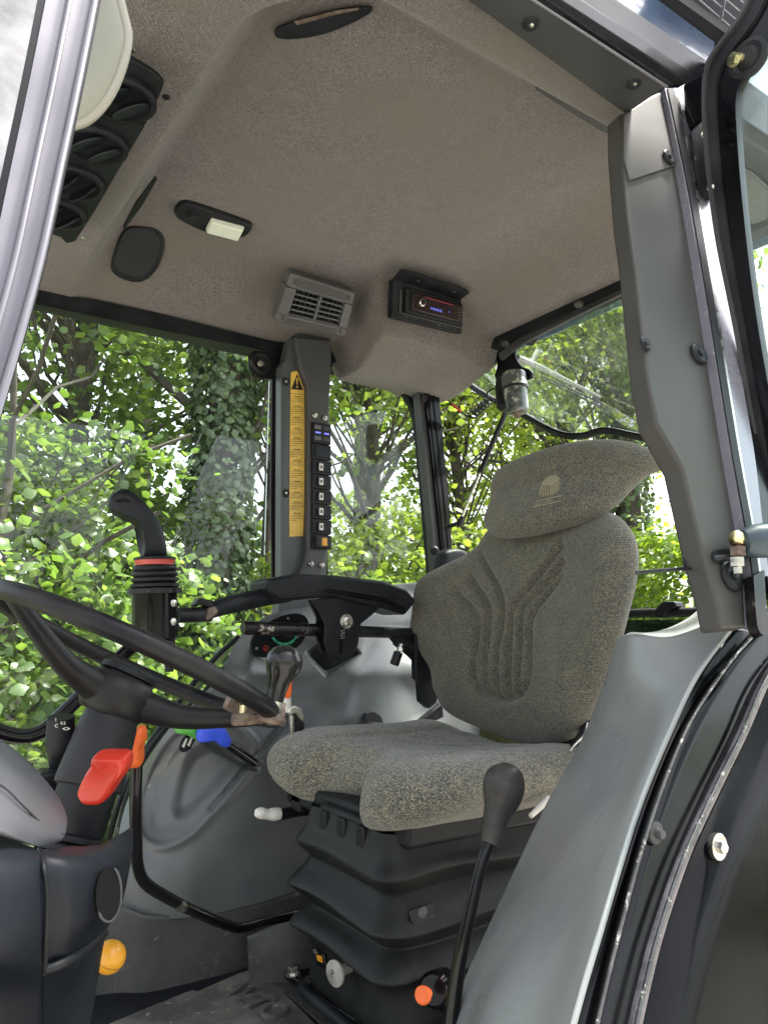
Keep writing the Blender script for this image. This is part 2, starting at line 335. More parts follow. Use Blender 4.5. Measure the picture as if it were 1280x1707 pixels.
def tree(label,x,y,h,r,crowns,mat,size,group,trunkr=.14,lean=(0,0),ivy=0,limbs=7,name='broadleaf_tree',cat='tree',twigs=40):
    t=thing(name,label,cat,(x,y,0),group)
    P=[V((x+lean[0]*k/5+.06*math.sin(k*1.7+x),y+lean[1]*k/5+.06*math.cos(k*2.1+y),h*k/5)) for k in range(6)]
    tube('trunk',P,[trunkr*1.25]+[trunkr*(1-.75*k/5) for k in range(1,6)],BARK,t,n=6,sides=14)
    vs=[];fs=[]
    def limb(a,b,r0,r1,sag=.0):
        n=5; u=None; tt=(b-a).normalized(); u=tt.cross(V((0.3,.2,1))).normalized(); v=tt.cross(u); s0=len(vs); jit=[V((random.gauss(0,.03),random.gauss(0,.03),random.gauss(0,.03)))*(a-b).length for _ in range(n)]
        for i in range(n):
            f=i/(n-1); c=a.lerp(b,f)+(jit[i] if 0<i<n-1 else V())+V((0,0,sag*math.sin(f*math.pi)))
            rr=r0+(r1-r0)*f
            for k in range(5): an=k*2*math.pi/5; vs.append(c+rr*(math.cos(an)*u+math.sin(an)*v))
        for i in range(n-1):
            for k in range(5): fs.append((s0+i*5+k,s0+i*5+(k+1)%5,s0+(i+1)*5+(k+1)%5,s0+(i+1)*5+k))
    allp=[]
    for (c,rad,n,ncl,sp) in crowns:
        n=int(n*DENS*1.45); ncl=int(ncl*DENS*.95)
        p,cc=cloud(c,rad,n,ncl,sp); allp.append(p)
        for k in range(min(len(cc),twigs)):
            e=V(cc[k]); f=min(.95,max(.15,(e.z-.6)/h*.8)); i=min(4,int(f*5)); a=P[i].lerp(P[i+1],f*5-i)
            mid=a.lerp(e,.5)+V((0,0,.1)); limb(a,e,.022*trunkr/.14,.005)
    for k in range(limbs):
        f=.35+.6*k/limbs; i=min(4,int(f*5)); a=P[i].lerp(P[i+1],f*5-i); an=k*2.4+x
        limb(a,a+V((math.cos(an)*r*.7,math.sin(an)*r*.7,r*.5)),trunkr*.4*(1-f*.6),.012,.05)
    mk('limb',vs,fs,BARK,t)
    leafmesh('crown',np.concatenate(allp),size*.84,mat,t)
    if ivy:
        hh=rng.random(ivy)*h*.92; an=rng.random(ivy)*2*np.pi; lump=1+.22*np.sin(hh*3+an*2)*np.sin(hh*1.3+1)
        rr=trunkr*1.15*lump*(1+.5*rng.random(ivy)**2)+.02
        fx=np.interp(hh,[p.z for p in P],[p.x for p in P]); fy=np.interp(hh,[p.z for p in P],[p.y for p in P])
        pos=np.stack([fx+rr*np.cos(an),fy+rr*np.sin(an),hh],1)
        nm=np.stack([np.cos(an),np.sin(an),np.full(ivy,-.2)],1)*2
        leafmesh('ivy',pos,.06,IVY,t,nmean=nm,droop=1.2)
    return t
def polar(px,dist,z=0):
    r=ray(px,1045); r.z=0; r.normalize(); p=r*dist; return p.x,p.y
GROUND=M('grassy ground',(.05,.075,.02),.95,bump=(30,1),var=(3,.5),col2=(.09,.1,.035))
tag(mk('ground',[(-300,-300,0),(300,-300,0),(300,300,0),(-300,300,0)],[(0,1,2,3)],GROUND,smooth=False),None,None,kind='structure')
BOUNCE_YARD=M('pale gravel yard',(.27,.255,.23),.9,bump=(60,1),var=(5,.25),col2=(.36,.34,.31))
tag(mk('bounce_yard',[(-30,-40,.004),(40,-40,.004),(40,3.2,.004),(-30,3.0,.004)],[(0,1,2,3)],BOUNCE_YARD,smooth=False),None,None,kind='structure')  # unseen pale ground added to bounce light up to the roof lining
# grass / ground cover under the trees
gp=np.stack([rng.uniform(-3,9,22000),rng.uniform(2.6,11,22000),rng.uniform(.02,.35,22000)],1)
g=leafmesh('ground_cover',gp,.09,LEAFA,droop=-1.0,kind='stuff',base=(3,6,0)); tag(g,'low green undergrowth below the trees beyond the cab','undergrowth')
# left: hazel like bush close behind the right side window
x,y=polar(-20,4.5)
tree('dense leafy bush filling the lower left window behind the steering wheel',x,y,3.2,1.5,
     [((x,y,1.3),(1.5,1.0,1.35),17000,330,.16),((x+.95,y+.3,.7),(.9,.7,.65),11000,200,.16),((x+.3,y+.2,2.5),(.8,.6,.5),2200,45,.16)],LEAFA,.078,'trees beyond the cab',trunkr=.06,name='hazel_bush',cat='bush',limbs=9)
x,y=polar(120,6.2)
tree('lime tree with drooping branches in the upper left window',x,y,7.5,2.6,
     [((x-.3,y,4.6),(2.2,1.4,1.9),14000,230,.2),((x-.3,y,2.6),(1.5,1.1,1.0),7000,120,.18)],LEAFA,.085,'trees beyond the cab',trunkr=.13)
x,y=polar(368,5.6)
tree('thick ivy covered trunk seen through the right side window',x,y,9,2.4,
     [((x+.2,y+1.0,6.2),(2.4,1.6,1.5),7000,100,.25),((x+.7,y-.2,4.0),(.6,.5,.9),1500,30,.15)],LEAFA,.085,'trees beyond the cab',trunkr=.155,ivy=15000)
x,y=polar(437,8.5)
tree('slim bare stemmed tree between the ivy trunk and the window pillar',x,y,7,1.6,[((x,y,5.2),(1.5,1.3,1.3),5000,90,.22)],LEAFB,.08,'trees beyond the cab',trunkr=.07)
# middle: yellow green canopy behind the quarter window
x,y=polar(610,7.0)
tree('bright yellow green tree behind the small quarter window',x,y,7.5,2.2,
     [((x,y,4.5),(1.9,1.3,1.3),9000,150,.22),((x,y-.4,1.9),(1.3,.9,1.2),6500,120,.18)],LEAFB,.085,'trees beyond the cab',trunkr=.1)
x,y=polar(545,5.4)
tree('low dark green shrub under the small quarter window',x,y,1.9,1.0,[((x+.3,y,1.3),(1.0,.7,.75),7000,140,.14)],LEAFA,.07,'trees beyond the cab',trunkr=.05,name='shrub',cat='shrub')
# rear: taller open trees with forked trunks
x,y=polar(770,8.5)
tree('slender tree with light foliage beside the gas strut',x,y,7,2.0,[((x,y,4.6),(1.9,1.4,1.6),9000,150,.22),((x,y,2.2),(1.5,1.1,.9),6500,110,.2)],LEAFB,.085,'trees beyond the cab',trunkr=.1)
x,y=polar(940,11)
tree('forked tree with bare lower trunk behind the rear window',x,y,10,2.4,[((x-.4,y,6.8),(2.3,1.7,1.9),9000,140,.26),((x+.6,y,4.4),(1.2,1.0,.8),2600,45,.24)],LEAFB,.09,'trees beyond the cab',trunkr=.17,lean=(.5,0))
x,y=polar(1055,9.5)
tree('ivy clad tree nearest the left door pillar',x,y,9.5,2.2,[((x,y,6.4),(2.2,1.7,1.7),8000,130,.26)],LEAFB,.09,'trees beyond the cab',trunkr=.2,ivy=9000)
x,y=polar(880,14)
tree('distant tall tree between the two rear trunks',x,y,11,3.4,[((x,y,7),(3.6,2.6,3.2),12000,190,.4),((x,y,3),(3.4,2.4,1.8),8000,140,.35)],LEAFB,.12,'trees beyond the cab',trunkr=.2)
x,y=polar(220,12)
tree('distant tree behind the lime tree at the far left',x,y,10,3,[((x,y,2.6),(3.6,1.8,1.3),9000,130,.36),((x-.5,y,7.6),(3.4,2.2,1.0),4000,50,.4)],LEAFA,.12,'trees beyond the cab',trunkr=.2)
x,y=polar(600,13)
tree('distant tree behind the yellow green one',x,y,10,3,[((x,y,2.6),(3.2,1.8,1.4),8000,120,.36),((x,y,7.2),(3,2,1.0),3500,50,.4)],LEAFB,.12,'trees beyond the cab',trunkr=.16)
# hedge beyond the rear window
def hedge(label,a,b,h,d,n):
    a=V((*a,0)); b=V((*b,0)); t=thing('hedge',label,'hedge',tuple((a+b)/2),'hedges behind the tractor')
    dr=(b-a); L=dr.length; dr.normalize(); nn=V((dr.y,-dr.x,0))
    if nn.dot(a)>0: nn=-nn
    u=rng.random(n)*L; z=rng.random(n)*h; dd=(rng.random(n)**2)*d
    lump=.16*np.sin(u*2.3)+.12*np.sin(z*4+u*3)+.1*np.sin(u*6.1+z*2.2)
    top=rng.random(n)<.25; z=np.where(top,h+lump*1.2,z*(1+.1*np.sin(u*1.7)))
    dd=np.where(top,rng.random(n)*d*1.6,dd-lump)
    pos=np.stack([a.x+dr.x*u-nn.x*dd,a.y+dr.y*u-nn.y*dd,z],1)
    leafmesh('foliage',pos,.075,HEDGE,t,nmean=np.array([nn.x,nn.y,.3])*1.1,droop=.9)
    vs=[];fs=[]
    for i in range(int(L/.5)):
        c=a+dr*(i*.5+.2)-nn*(d*.6); s=len(vs)
        for zz,rr in ((0,.04),(h*.85,.012)):
            for k in range(5): vs.append(c+V((rr*math.cos(k*1.257),rr*math.sin(k*1.257),zz)))
        for k in range(5): fs.append((s+k,s+(k+1)%5,s+5+(k+1)%5,s+5+k))
    mk('stem',vs,fs,BARK,t)
hedge('clipped bright green hedge behind the seat and rear glass',(polar(700,10)),(polar(1420,6.2)),2.35,.7,30000)
hedge('unseen tall hedge added along the yard on the near side of the tractor',(-12,-7),(14,-5),3.4,1.0,26000)  # behind the camera, added to darken reflections in the black panels
hedge('long green hedge across the far left behind the bushes',(polar(-420,9)),(polar(560,10.5)),1.9,.7,20000)
# ================================================ CAB SHELL
def ss(x): 
    x=max(0,min(1,x)); return x*x*(3-2*x)
def hz(X,Y):
    # recess of the flat ceiling inside a lower band at the front and left (rounded corner)
    dx=.395-X; dy=.775-Y; r=.09; qx=dx+r; qy=dy+r
    d=(math.hypot(max(qx,0),max(qy,0))+min(max(qx,qy),0))-r
    drop=.125*ss((d+.012)/.075)*(1.0 if dx>dy else .75+.25*ss((dx-dy)/-.1 if False else 0))
    side=.142*ss((Y-1.44)/.34)**.9
    rear=.115*ss((X-1.10)/.30)
    z=2.62-max(drop,side,rear)-.25*min(drop,max(side,rear))*0
    k=.03                                                     # smooth union of the three drops
    a=[drop,side,rear]; s=sum(math.exp(q/k) for q in a); z=2.62-(k*math.log(s)-k*math.log(3))*1.0
    m=ss((X-(.985+.03*ss((Y-1.5)/.2)))/.05)*ss((Y-1.462)/.04)
    zb=2.488-.045*ss((Y-1.47)/.22)-.02*ss((X-1.2)/.15)
    zb=min(zb,z) if m>0 else zb
    return z*(1-m)+zb*m
hl=thing('roof_lining','grey brown felt roof lining with a raised centre and a bulge holding the radio','roof lining',(.6,1.2,2.45))
NX,NY=200,150; X0,X1,Y0,Y1=-.25,1.40,.655,1.775
vs=[];fs=[]
for i in range(NX):
    for j in range(NY):
        X=X0+(X1-X0)*i/(NX-1); Y=Y0+(Y1-Y0)*j/(NY-1); Yl=Y
        # round the plan corner at the right rear
        vs.append((X,Yl,hz(X,Yl)))
fs=[(i*NY+j,(i+1)*NY+j,(i+1)*NY+j+1,i*NY+j+1) for i in range(NX-1) for j in range(NY-1)]
mk('felt_panel',vs,fs,LINER,hl,solid=.006,off=1,angle=80)
def HL(x,y,d=0):
    r=ray(x,y); t=.5
    while t<3:
        p=CAM+r*t
        if p.z>hz(p.x,p.y)-d: break
        t+=.002
    return CAM+r*t
def HN(p):
    e=.02; gx=(hz(p.x+e,p.y)-hz(p.x-e,p.y))/(2*e); gy=(hz(p.x,p.y+e)-hz(p.x,p.y-e))/(2*e)
    return V((gx,gy,-1)).normalized()
for x,y in ((277,160),(140,396),(219,81),(71,384)):
    p=HL(x,y); n=HN(p); lathe('screw',p,n,[(-.002,.006),(.0015,.006),(.003,.004)],STEEL if x!=277 else BLK,hl,sides=12)
rf=thing('cab_roof','dark blue painted cab roof over the felt lining','roof',(.6,1.2,2.66))
box('roof_shell',(.6,1.26,2.72),(.95,.60,.05),BLUEP,rf,bevel=.03)
box('front_roof_edge',(-.30,1.2,2.58),(.05,.66,.09),BLUEP,rf,bevel=.02)
box('right_roof_edge',(.58,1.83,2.605),(.86,.045,.08),BLUEP,rf,bevel=.01)
box('rear_roof_edge',(1.45,1.17,2.60),(.045,.62,.07),BLUEP,rf,bevel=.02)
# left roof rail: strips running fore and aft (their edges read off on the underside planes)
rail=thing('roof_rail','black roof rail above the open left door with grey trim strip and screws','roof rail',(.6,.63,2.5))
def strip(name,a1,a2,b1,b2,mat,ZA,ZB,parent,thk=.01,ext=.35,up=True,**k):
    A1,A2=W(*a1,Z=ZA),W(*a2,Z=ZA); B1,B2=W(*b1,Z=ZB),W(*b2,Z=ZB)
    A1=A1+(A1-A2).normalized()*ext; B1=B1+(B1-B2).normalized()*ext
    return prism(name,[A1,A2,B2,B1],(0,0,thk if up else -thk),mat,parent,bevel=.0015,**k)
strip('trim_strip',(780,0),(1043,190),(872,-8),(1108,146),TRIMD,2.52,2.515,rail,thk=.02)
strip('seal_bead',(872,-8),(1108,146),(880,-8),(1114,144),SILV,2.512,2.512,rail,thk=.01)
strip('rail_seal',(880,-8),(1114,144),(905,-6),(1124,142),BLKG,2.513,2.515,rail,thk=.02)
strip('rail_edge',(905,-6),(1124,142),(928,-6),(1150,138),BLKG,2.516,2.52,rail,thk=.02)
strip('rail_face',(928,-6),(1150,138),(990,-6),(1178,118),BLKG,2.522,2.56,rail,thk=.02)
for x,y in ((885,38),(1057,137)): screwcap(W(x,y,Z=2.517),(0,-.2,-1),.011,rail,BLK,STEEL)
box('rear_rail_shade',(1.29,.615,2.59),(.25,.035,.045),BLKG,rail,bevel=.008)  # unseen rail extension added to keep the sun off the pillar top
re=thing('roof_fascia','dark blue outer roof edge with a pale drip strip at top right','roof edge',(.6,.5,2.6))
strip('fascia',(990,-6),(1182,118),(1058,-10),(1192,88),BLUEP,2.565,2.62,re,thk=.02)
strip('drip_highlight',(1058,-10),(1192,88),(1066,-10),(1194,86),SILV,2.625,2.63,re,thk=.01)
strip('upper_fascia',(1072,-10),(1196,84),(1092,-10),(1210,72),BLKG,2.632,2.65,re,thk=.02)
strip('pale_strip',(1092,-10),(1210,72),(1112,-12),(1222,66),COWL,2.652,2.67,re,thk=.02)
gr=thing('roof_grille','grey roof grille of thin pale wires in front of dark mesh','grille',(1.0,.45,2.7))
A=[(1085,-60),(1240,90),(1345,50),(1250,-100)]
prism('grille_back',[W(*a,Z=2.72) for a in A],(0,0,.01),M('grille shade',(.09,.1,.13),.6),gr)
for k in range(9):
    f=k/8; a=(1112+f*170,-30-f*10); b=(1222+f*170,66-f*8)
    tube('wire',[W(a[0]-60,a[1]-50,Z=2.70),W(*b,Z=2.70)],.0012,SILV,gr,spline=False,sides=6)
for k in range(4):
    tube('wire',[W(1136+60*k,50+12*k,Z=2.698),W(1155+62*k,-40,Z=2.698)],.0014,SILV,gr,spline=False,sides=6)
# ------------------------------------------------ left door pillar (B) and its trim
bp=thing('door_pillar','grey trimmed door pillar right of the seat with hinge and screw caps','pillar',(.86,.5,1.75))
TO=[(1035,188),(1037,250),(1047,360),(1060,450),(1072,560),(1082,640),(1095,705),(1118,745),(1138,780),(1152,840),(1166,900),(1182,960),(1196,1010),(1204,1048),(1256,1044),(1252,960),(1240,880),(1218,760),(1198,640),(1172,480),(1148,340),(1126,230),(1108,148),(1082,160),(1043,186)]
prism('trim_panel',[LW(x,y) for x,y in TO],LPN*.028,TRIM,bp,bevel=.004)
prism('upper_cap',[LW(x,y,.004) for x,y in [(1040,190),(1040,262),(1050,300),(1135,272),(1120,205),(1106,152),(1080,165)]],LPN*.006,TRIM,bp,bevel=.001)
def ribbon(name,L,Rr,d,mat,parent,thk=.012,n=6,pl=LW,vec=None,**k):
    L=cr(L,n);Rr=cr(Rr,n); 
    A=[pl(x,y,d) for x,y in L]; B=[pl(x,y,d) for x,y in Rr]; m=len(A); v=vec or LPN*thk
    vs=A+B+[p+v for p in A]+[p+v for p in B]
    fs=[(i,m+i,m+i+1,i+1) for i in range(m-1)]+[(2*m+i,2*m+i+1,3*m+i+1,3*m+i) for i in range(m-1)]
    fs+=[(i,i+1,2*m+i+1,2*m+i) for i in range(m-1)]+[(m+i,3*m+i,3*m+i+1,m+i+1) for i in range(m-1)]
    fs+=[(0,2*m,3*m,m),(m-1,2*m-1,4*m-1,3*m-1)]
    return mk(name,vs,fs,mat,parent,recalc=True,angle=40,**k)
e0=[(1108,148),(1126,230),(1148,340),(1172,480),(1198,640),(1218,760),(1240,880),(1252,960),(1258,1046)]
def sh(e,a,b=None): b=a if b is None else b; n=len(e); return [(x+a+(b-a)*i/(n-1),y-(2 if i==0 else 0)) for i,(x,y) in enumerate(e)]
ribbon('seal_lip',sh(e0,0,0),sh(e0,5,3),.012,SILV,bp)
ribbon('door_seal',sh(e0,5,3),sh(e0,16,14),.014,RUB,bp)
ribbon('painted_edge',sh(e0,16,14),sh(e0,20,17),.013,STEEL,bp)
ribbon('pillar_face',[(x+18+i*0.0,y) for i,(x,y) in enumerate(e0[:8])],[(1158,130),(1172,210),(1188,330),(1212,480),(1238,640),(1258,760),(1272,880),(1282,960)],.010,SILV,bp)
ribbon('pillar_flank',[(1158,128),(1172,210),(1188,330),(1212,480),(1238,640),(1258,760),(1272,880),(1282,990)],[(1200,110),(1200,210),(1215,330),(1238,480),(1262,640),(1290,760),(1310,880),(1330,990)],.004,BLKG,bp,thk=.03)
ribbon('lower_seal',[(1256,960),(1262,1040),(1272,1060)],[(1274,950),(1280,1020),(1300,1050)],.018,WORN,bp)
for x,y,r in ((1114,262,.013),(1164,590,.0155),(1219,961,.018),(1075,573,.010)):
    screwcap(LW(x,y,.002 if x!=1114 else .006),-LPN,r,bp,BLK,BLKM)
hg=prism('door_hinge',[LW(x,y,.014) for x,y in [(1149,222),(1156,211),(1168,214),(1176,232),(1180,262),(1186,300),(1194,322),(1188,336),(1176,336),(1166,322),(1158,290)]],-LPN*.03,BLKM,bp,bevel=.003)
for x,y in ((1174,228),(1184,318)): lathe('bolt',LW(x,y,.044),-LPN,[(0,.0085),(.008,.0085),(.010,.0065)],STEEL,hg,sides=6,angle=20)
# ------------------------------------------------ opened left door (seen from its edge)
dr=thing('open_door','black framed glass door swung open beside the pillar','door',(.97,.2,1.2))
DX=.965
def DP(x,y,d=0): return W(x,y,X=DX+d)
DO=[(1268,-60),(1246,-5),(1225,35),(1190,82),(1175,112),(1171,160),(1173,220),(1180,300),(1194,400),(1210,480),(1226,560),(1240,640),(1254,720),(1268,800),(1282,880),(1298,960)]
DI=[(1345,-50),(1318,10),(1290,55),(1252,105),(1232,140),(1226,170),(1228,220),(1234,300),(1244,400),(1254,480),(1266,560),(1280,640),(1294,720),(1308,800),(1322,880),(1338,960)]
DM=[(a[0]*.62+b[0]*.38,a[1]*.62+b[1]*.38) for a,b in zip(DO,DI)]
ribbon('door_seal',DO,DM,0,RUB,dr,vec=V((.02,0,0)),pl=lambda x,y,d:DP(x,y,-.006))
ribbon('door_frame',DM,DI,0,BLKG,dr,vec=V((.015,0,0)),pl=lambda x,y,d:DP(x,y))
ribbon('frame_edge',[(a[0]-2,a[1]) for a in DO],[(a[0]+3,a[1]) for a in DO],0,TRIMD,dr,vec=V((.012,0,0)),pl=lambda x,y,d:DP(x,y,-.012))
prism('door_glass',[DP(x,y,.006) for x,y in DI]+[V((DX+.006,-.25,1.8)),V((DX+.006,-.25,2.6))],(.004,0,0),glassm('door glass',(.84,.93,.92),.7,film=.05),dr,bevel=0)
box('door_frame_bar',(DX+.005,-.28,2.2),(.01,.03,.5),BLKG,dr)
p=DP(1228,100,-.012); 
lathe('rubber_buffer',DP(1250,98,-.004),(-1,0,0),[(0,.028),(.006,.028),(.008,.022),(.006,.016),(.014,.012)],RUB,dr,sides=32)
lathe('bolt',DP(1240,98,-.012),(-1,.25,0),[(0,.006),(.012,.006)],BRASS,dr,sides=12); lathe('bolt_head',DP(1226,100,-.03),(-1,.3,0),[(0,.0095),(.008,.0095)],BRASS,dr,sides=6,angle=20)
# ------------------------------------------------ front left pillar
fp=thing('front_pillar','front door pillar, pale with painted sky reflection, crossing the upper left corner','pillar',(.06,.5,1.6))
def PW(x,y,d=0): return LW(x,y,d+.02)
r1=[(172,-30),(140,130),(108,280),(78,420),(46,540),(4,680),(-20,760)]
ribbon('door_seal_lip',[(x-6,y) for x,y in r1],[(x+3,y) for x,y in r1],-.004,BLKG,fp,pl=PW)
ribbon('seal_face',[(x-46,y) for x,y in r1],[(x-5,y) for x,y in r1],0,SKYREFL,fp,pl=PW)
ribbon('groove',[(x-52,y) for x,y in r1],[(x-45,y) for x,y in r1],-.003,COWL,fp,pl=PW)
ribbon('pillar_face',[(x-90,y) for x,y in r1],[(x-51,y) for x,y in r1],.002,SKYREFL,fp,pl=PW)
tube('bead',[PW(x-8,y,.006) for x,y in r1],.0028,SKYREFL,fp,sides=10)
tube('bead',[PW(x-50,y,.006) for x,y in r1],.0022,SKYREFL,fp,sides=10)
ribbon('pillar_recess',[(x-104,y) for x,y in r1],[(x-90,y) for x,y in r1],-.006,BLKG,fp,pl=PW)
ribbon('outer_edge',[(x-190,y) for x,y in r1],[(x-104,y) for x,y in r1],.0,M('grey outer edge',(.09,.09,.10),.35,var=(12,.6)),fp,pl=PW)
# ------------------------------------------------ right side frames and panes
def Yp(Y): return lambda x,y,d=0: W(x,y,Y=Y-d)
rw=thing('side_window','large right side window with dark printed border','window',(.35,1.75,1.3))
prism('pane',[V((-.35,1.765,1.2)),V((.84,1.765,1.2)),V((.845,1.765,2.53)),V((-.35,1.765,2.53))],(0,.005,0),GLASS,rw,bevel=0)
ribbon('top_border',[(-90,450),(40,478),(220,512),(330,538),(470,575)],[(-90,476),(40,502),(220,540),(330,562),(470,590)],0,BLK,rw,pl=Yp(1.757),vec=V((0,.008,0)))
ribbon('rear_border',[(455,570),(453,700),(452,850),(455,992)],[(475,570),(474,700),(473,850),(475,992)],0,BLK,rw,pl=Yp(1.755),vec=V((0,.008,0)))
prism('corner_border',[W(x,y,Y=1.757) for x,y in [(414,592),(424,584),(460,588),(460,632),(430,630),(416,616)]],(0,.006,0),BLK,rw)
lathe('window_knob',W(434,606,Y=1.752),(0,-1,0),[(0,.030),(.008,.030),(.012,.024),(.010,.016),(.02,.013),(.022,.006)],RUB,rw)
box('right_top_rail',(.35,1.80,2.515),(.75,.03,.04),BLK,rw)
lathe('window_knob',W(434,606,Y=1.73),(0,-1,0),[(0,.008),(.004,.007)],STEEL,rw,sides=10)
qw=thing('quarter_window','small rounded right rear side window with black frame','window',(1.15,1.75,1.85))
QI=[(546,985),(547,800),(549,614),(600,620),(640,630),(664,645),(682,668),(693,700),(701,770),(709,860),(716,940),(719,985)]
QO=[(544,990),(544,800),(545,594),(600,601),(650,614),(684,632),(702,652),(712,700),(722,770),(732,860),(738,940),(742,990)]
ribbon('window_frame',QI,QO,0,BLK,qw,pl=Yp(1.745),vec=V((0,.02,0)),n=5)
prism('pane',[W(x,y,Y=1.76) for x,y in QO],(0,.004,0),GLASS,qw,bevel=0)
rp=thing('rear_pillar','dark rear right cab post between quarter window and rear window','pillar',(1.37,1.7,1.8))
ribbon('inner_cover',[(698,652),(708,760),(720,880),(728,985)],[(712,650),(722,760),(735,880),(744,985)],0,TRIMD,rp,pl=Yp(1.70),vec=V((0,.03,0)))
ribbon('black_face',[(708,650),(720,760),(733,880),(742,985)],[(731,648),(741,760),(751,880),(758,985)],0,BLKG,rp,pl=Yp(1.69),vec=V((0,.03,0)))
for a in (714,722): tube('rib',[W(a,650,Y=1.686),W(a+12,760,Y=1.686),W(a+24,880,Y=1.686),W(a+32,985,Y=1.686)],.002,BLKG,rp,sides=6)
lathe('clip',W(706,664,Y=1.69),(0,-1,0),[(0,.012),(.006,.010)],RUB,rp,sides=14)
# pull knob and grab loop low on the post
lathe('knob',W(724,919,Y=1.68),(-.6,-.8,0),[(0,.005),(.008,.006),(.012,.012),(.02,.013),(.026,.008)],RUB,rp)
# loudspeaker pod behind the seat shoulder
sp=thing('rear_corner_cover','black rounded cover at the foot of the rear post','cover',W(755,930,Y=1.6))
pillow('cover_shell',[(-.045,-.055),(-.05,.02),(-.03,.045),(.02,.05),(.06,.03),(.08,0),(.08,-.055)],W(752,945,Y=1.62),V((1,0,0)),V((0,0,1)),V((0,-1,0)),.03,BLK,sp)
# ------------------------------------------------ switch pillar
mp=thing('switch_pillar','grey right hand cab pillar carrying a column of switches and a yellow label','pillar',W(510,970,Y=1.7))
prism('pillar_base',[W(x,y,Y=1.70) for x,y in [(470,606),(476,600),(484,562),(500,554),(553,563),(553,600),(550,660),(550,900),(544,960),(540,1040),(462,1040),(469,960)]],(0,.04,0),GREYD,mp,bevel=.006)
prism('raised_box',[W(x,y,Y=1.678) for x,y in [(492,560),(553,566),(552,600),(549,640),(549,900),(543,930),(538,960),(536,985),(488,985),(495,965),(507,940),(513,915),(514,700),(513,645),(500,610)]],(0,.03,0),TRIMD,mp,bevel=.006)
for x,y in ((476,636),(476,822)): screwcap(W(x,y,Y=1.697),(0,-1,0),.011,mp,RUB,STEEL)
for x,y in ((524,692),(541,697),(518,940),(536,942)): lathe('bolt',W(x,y,Y=1.677),(0,-1,0),[(0,.0065),(.003,.0065),(.004,.0048),(.009,.0045)],STEEL,mp,sides=12)
lb=thing('warning_label','long yellow warning sticker with black triangle and lines of print','sticker',W(495,893,Y=1.697))
LY=1.6985
def lp(x,y,d=0): return W(x,y,Y=LY-d)
prism('sticker',[lp(x,y) for x,y in cr([(485,626),(488,620),(495,618),(504,619),(507,624),(507.5,720),(507,820),(505.5,888),(503,893),(494,894),(484,894),(482.5,888),(483,800),(484,700)],3,True)],(0,.0012,0),YEL,lb,bevel=0,smooth=False)
prism('triangle',[lp(x,y,.0012) for x,y in [(495.3,623.5),(505,650),(485.3,648.5)]],(0,.0006,0),INK,lb,bevel=0)
prism('exclamation_mark',[lp(x,y,.002) for x,y in [(493.8,630),(496.6,630),(495.8,641),(494.8,641)]],(0,.0006,0),YEL,lb,bevel=0)
prism('exclamation_mark',[lp(x,y,.002) for x,y in [(494.3,643),(496.3,643),(496.3,646),(494.3,646)]],(0,.0006,0),YEL,lb,bevel=0)
vs=[];fs=[]
def ql(x0,y0,x1,h):
    s=len(vs); sl=.06; vs.extend([lp(x0,y0,.001),lp(x1,y0+sl*(x1-x0),.001),lp(x1,y0+sl*(x1-x0)+h,.001),lp(x0,y0+h,.001)]); fs.append((s,s+1,s+2,s+3))
ql(484,655.5,507,.7)
y=660
for blk in range(12):
    ql(489,y,501,1.2); y+=3.3
    for l in range(4 if blk%3 else 3):
        x=485
        while x<504.5:
            wl=min(1.5+R()*3.5,505-x); ql(x,y,x+wl,.75); x+=wl+.7
            if l==3 and x>494: break
        y+=3.05
    y+=3.3
    if y>884: break
mk('printed_text',vs,fs,INK,lb,smooth=False)
def rocker(x,y,kind,label,hh=9):
    YB=1.676; c=W(x,y,Y=YB); s=(W(x+10,y,Y=YB)-c).length/10; t=thing('rocker_switch' if kind else 'blanking_plate',label,'switch' if kind else 'cover',c,'switches on the grey pillar')
    k=s*1.0
    box('bezel',c+V((0,-.002,0)),(15.5*s,.004,hh*s),BLK,t,bevel=.001)
    if kind==0: box('cover_plate',c+V((.002,-.007,0)),(12*s,.002,(hh-3)*s),NAVY,t,bevel=.001)
    elif kind==1:
        rk=prism('rocker',[c+V((a*s,b,-6.3*s)) for a,b in ((-9,-.004),(-8,-.012),(2,-.008),(11,-.009),(12,-.004))],(0,0,12.6*s),BLK,t,bevel=.001)
        box('symbol_window',c+V((-3.2*s,-.0115,0)),(3.2*s,.001,5*s),WHITE,rk,bevel=.0004)
        box('symbol_bar',c+V((-3.2*s,-.0128,0)),(1.4*s,.0003,2.4*s),TRIM,rk,bevel=0)
    elif kind==2:
        box('rocker',c+V((1.5*s,-.009,0)),(11.5*s,.006,7.5*s),TRIMD,t,bevel=.0015)
        box('symbol_window',c+V((1*s,-.0155,0)),(4*s,.0008,5.5*s),ORANGE if 0 else YELB,t,bevel=.0004)
        for q in range(4): box('grip_rib',c+V((-8*s,-.0155,(q*3.6-5.4)*s)),(2.2*s,.0007,1.1*s),BLK,t,bevel=0); box('grip_rib',c+V((9.5*s,-.0155,(q*3.6-5.4)*s)),(2.2*s,.0007,1.1*s),BLK,t,bevel=0)
rocker(534,754,0,'blank black cover plate above the rocker switches',11)
for i,(yy,w_) in enumerate(((780,'topmost'),(804,'second from top'),(829,'middle'),(854,'fourth from top'),(879,'directly above the amber one'))):
    rocker(535,yy,1,f'black rocker switch with white symbol, {w_} in the pillar column',10)
rocker(535,904,2,'lowest rocker switch with amber symbol',10)
dg=thing('indicator_unit','small double digital readout above the blank plate on the pillar','display',W(535,723,Y=1.675))
c=W(535,723,Y=1.672); s=(W(545,723,Y=1.672)-c).length/10
box('housing',c,(14.5*s,.006,15*s),BLK,dg,bevel=.001)
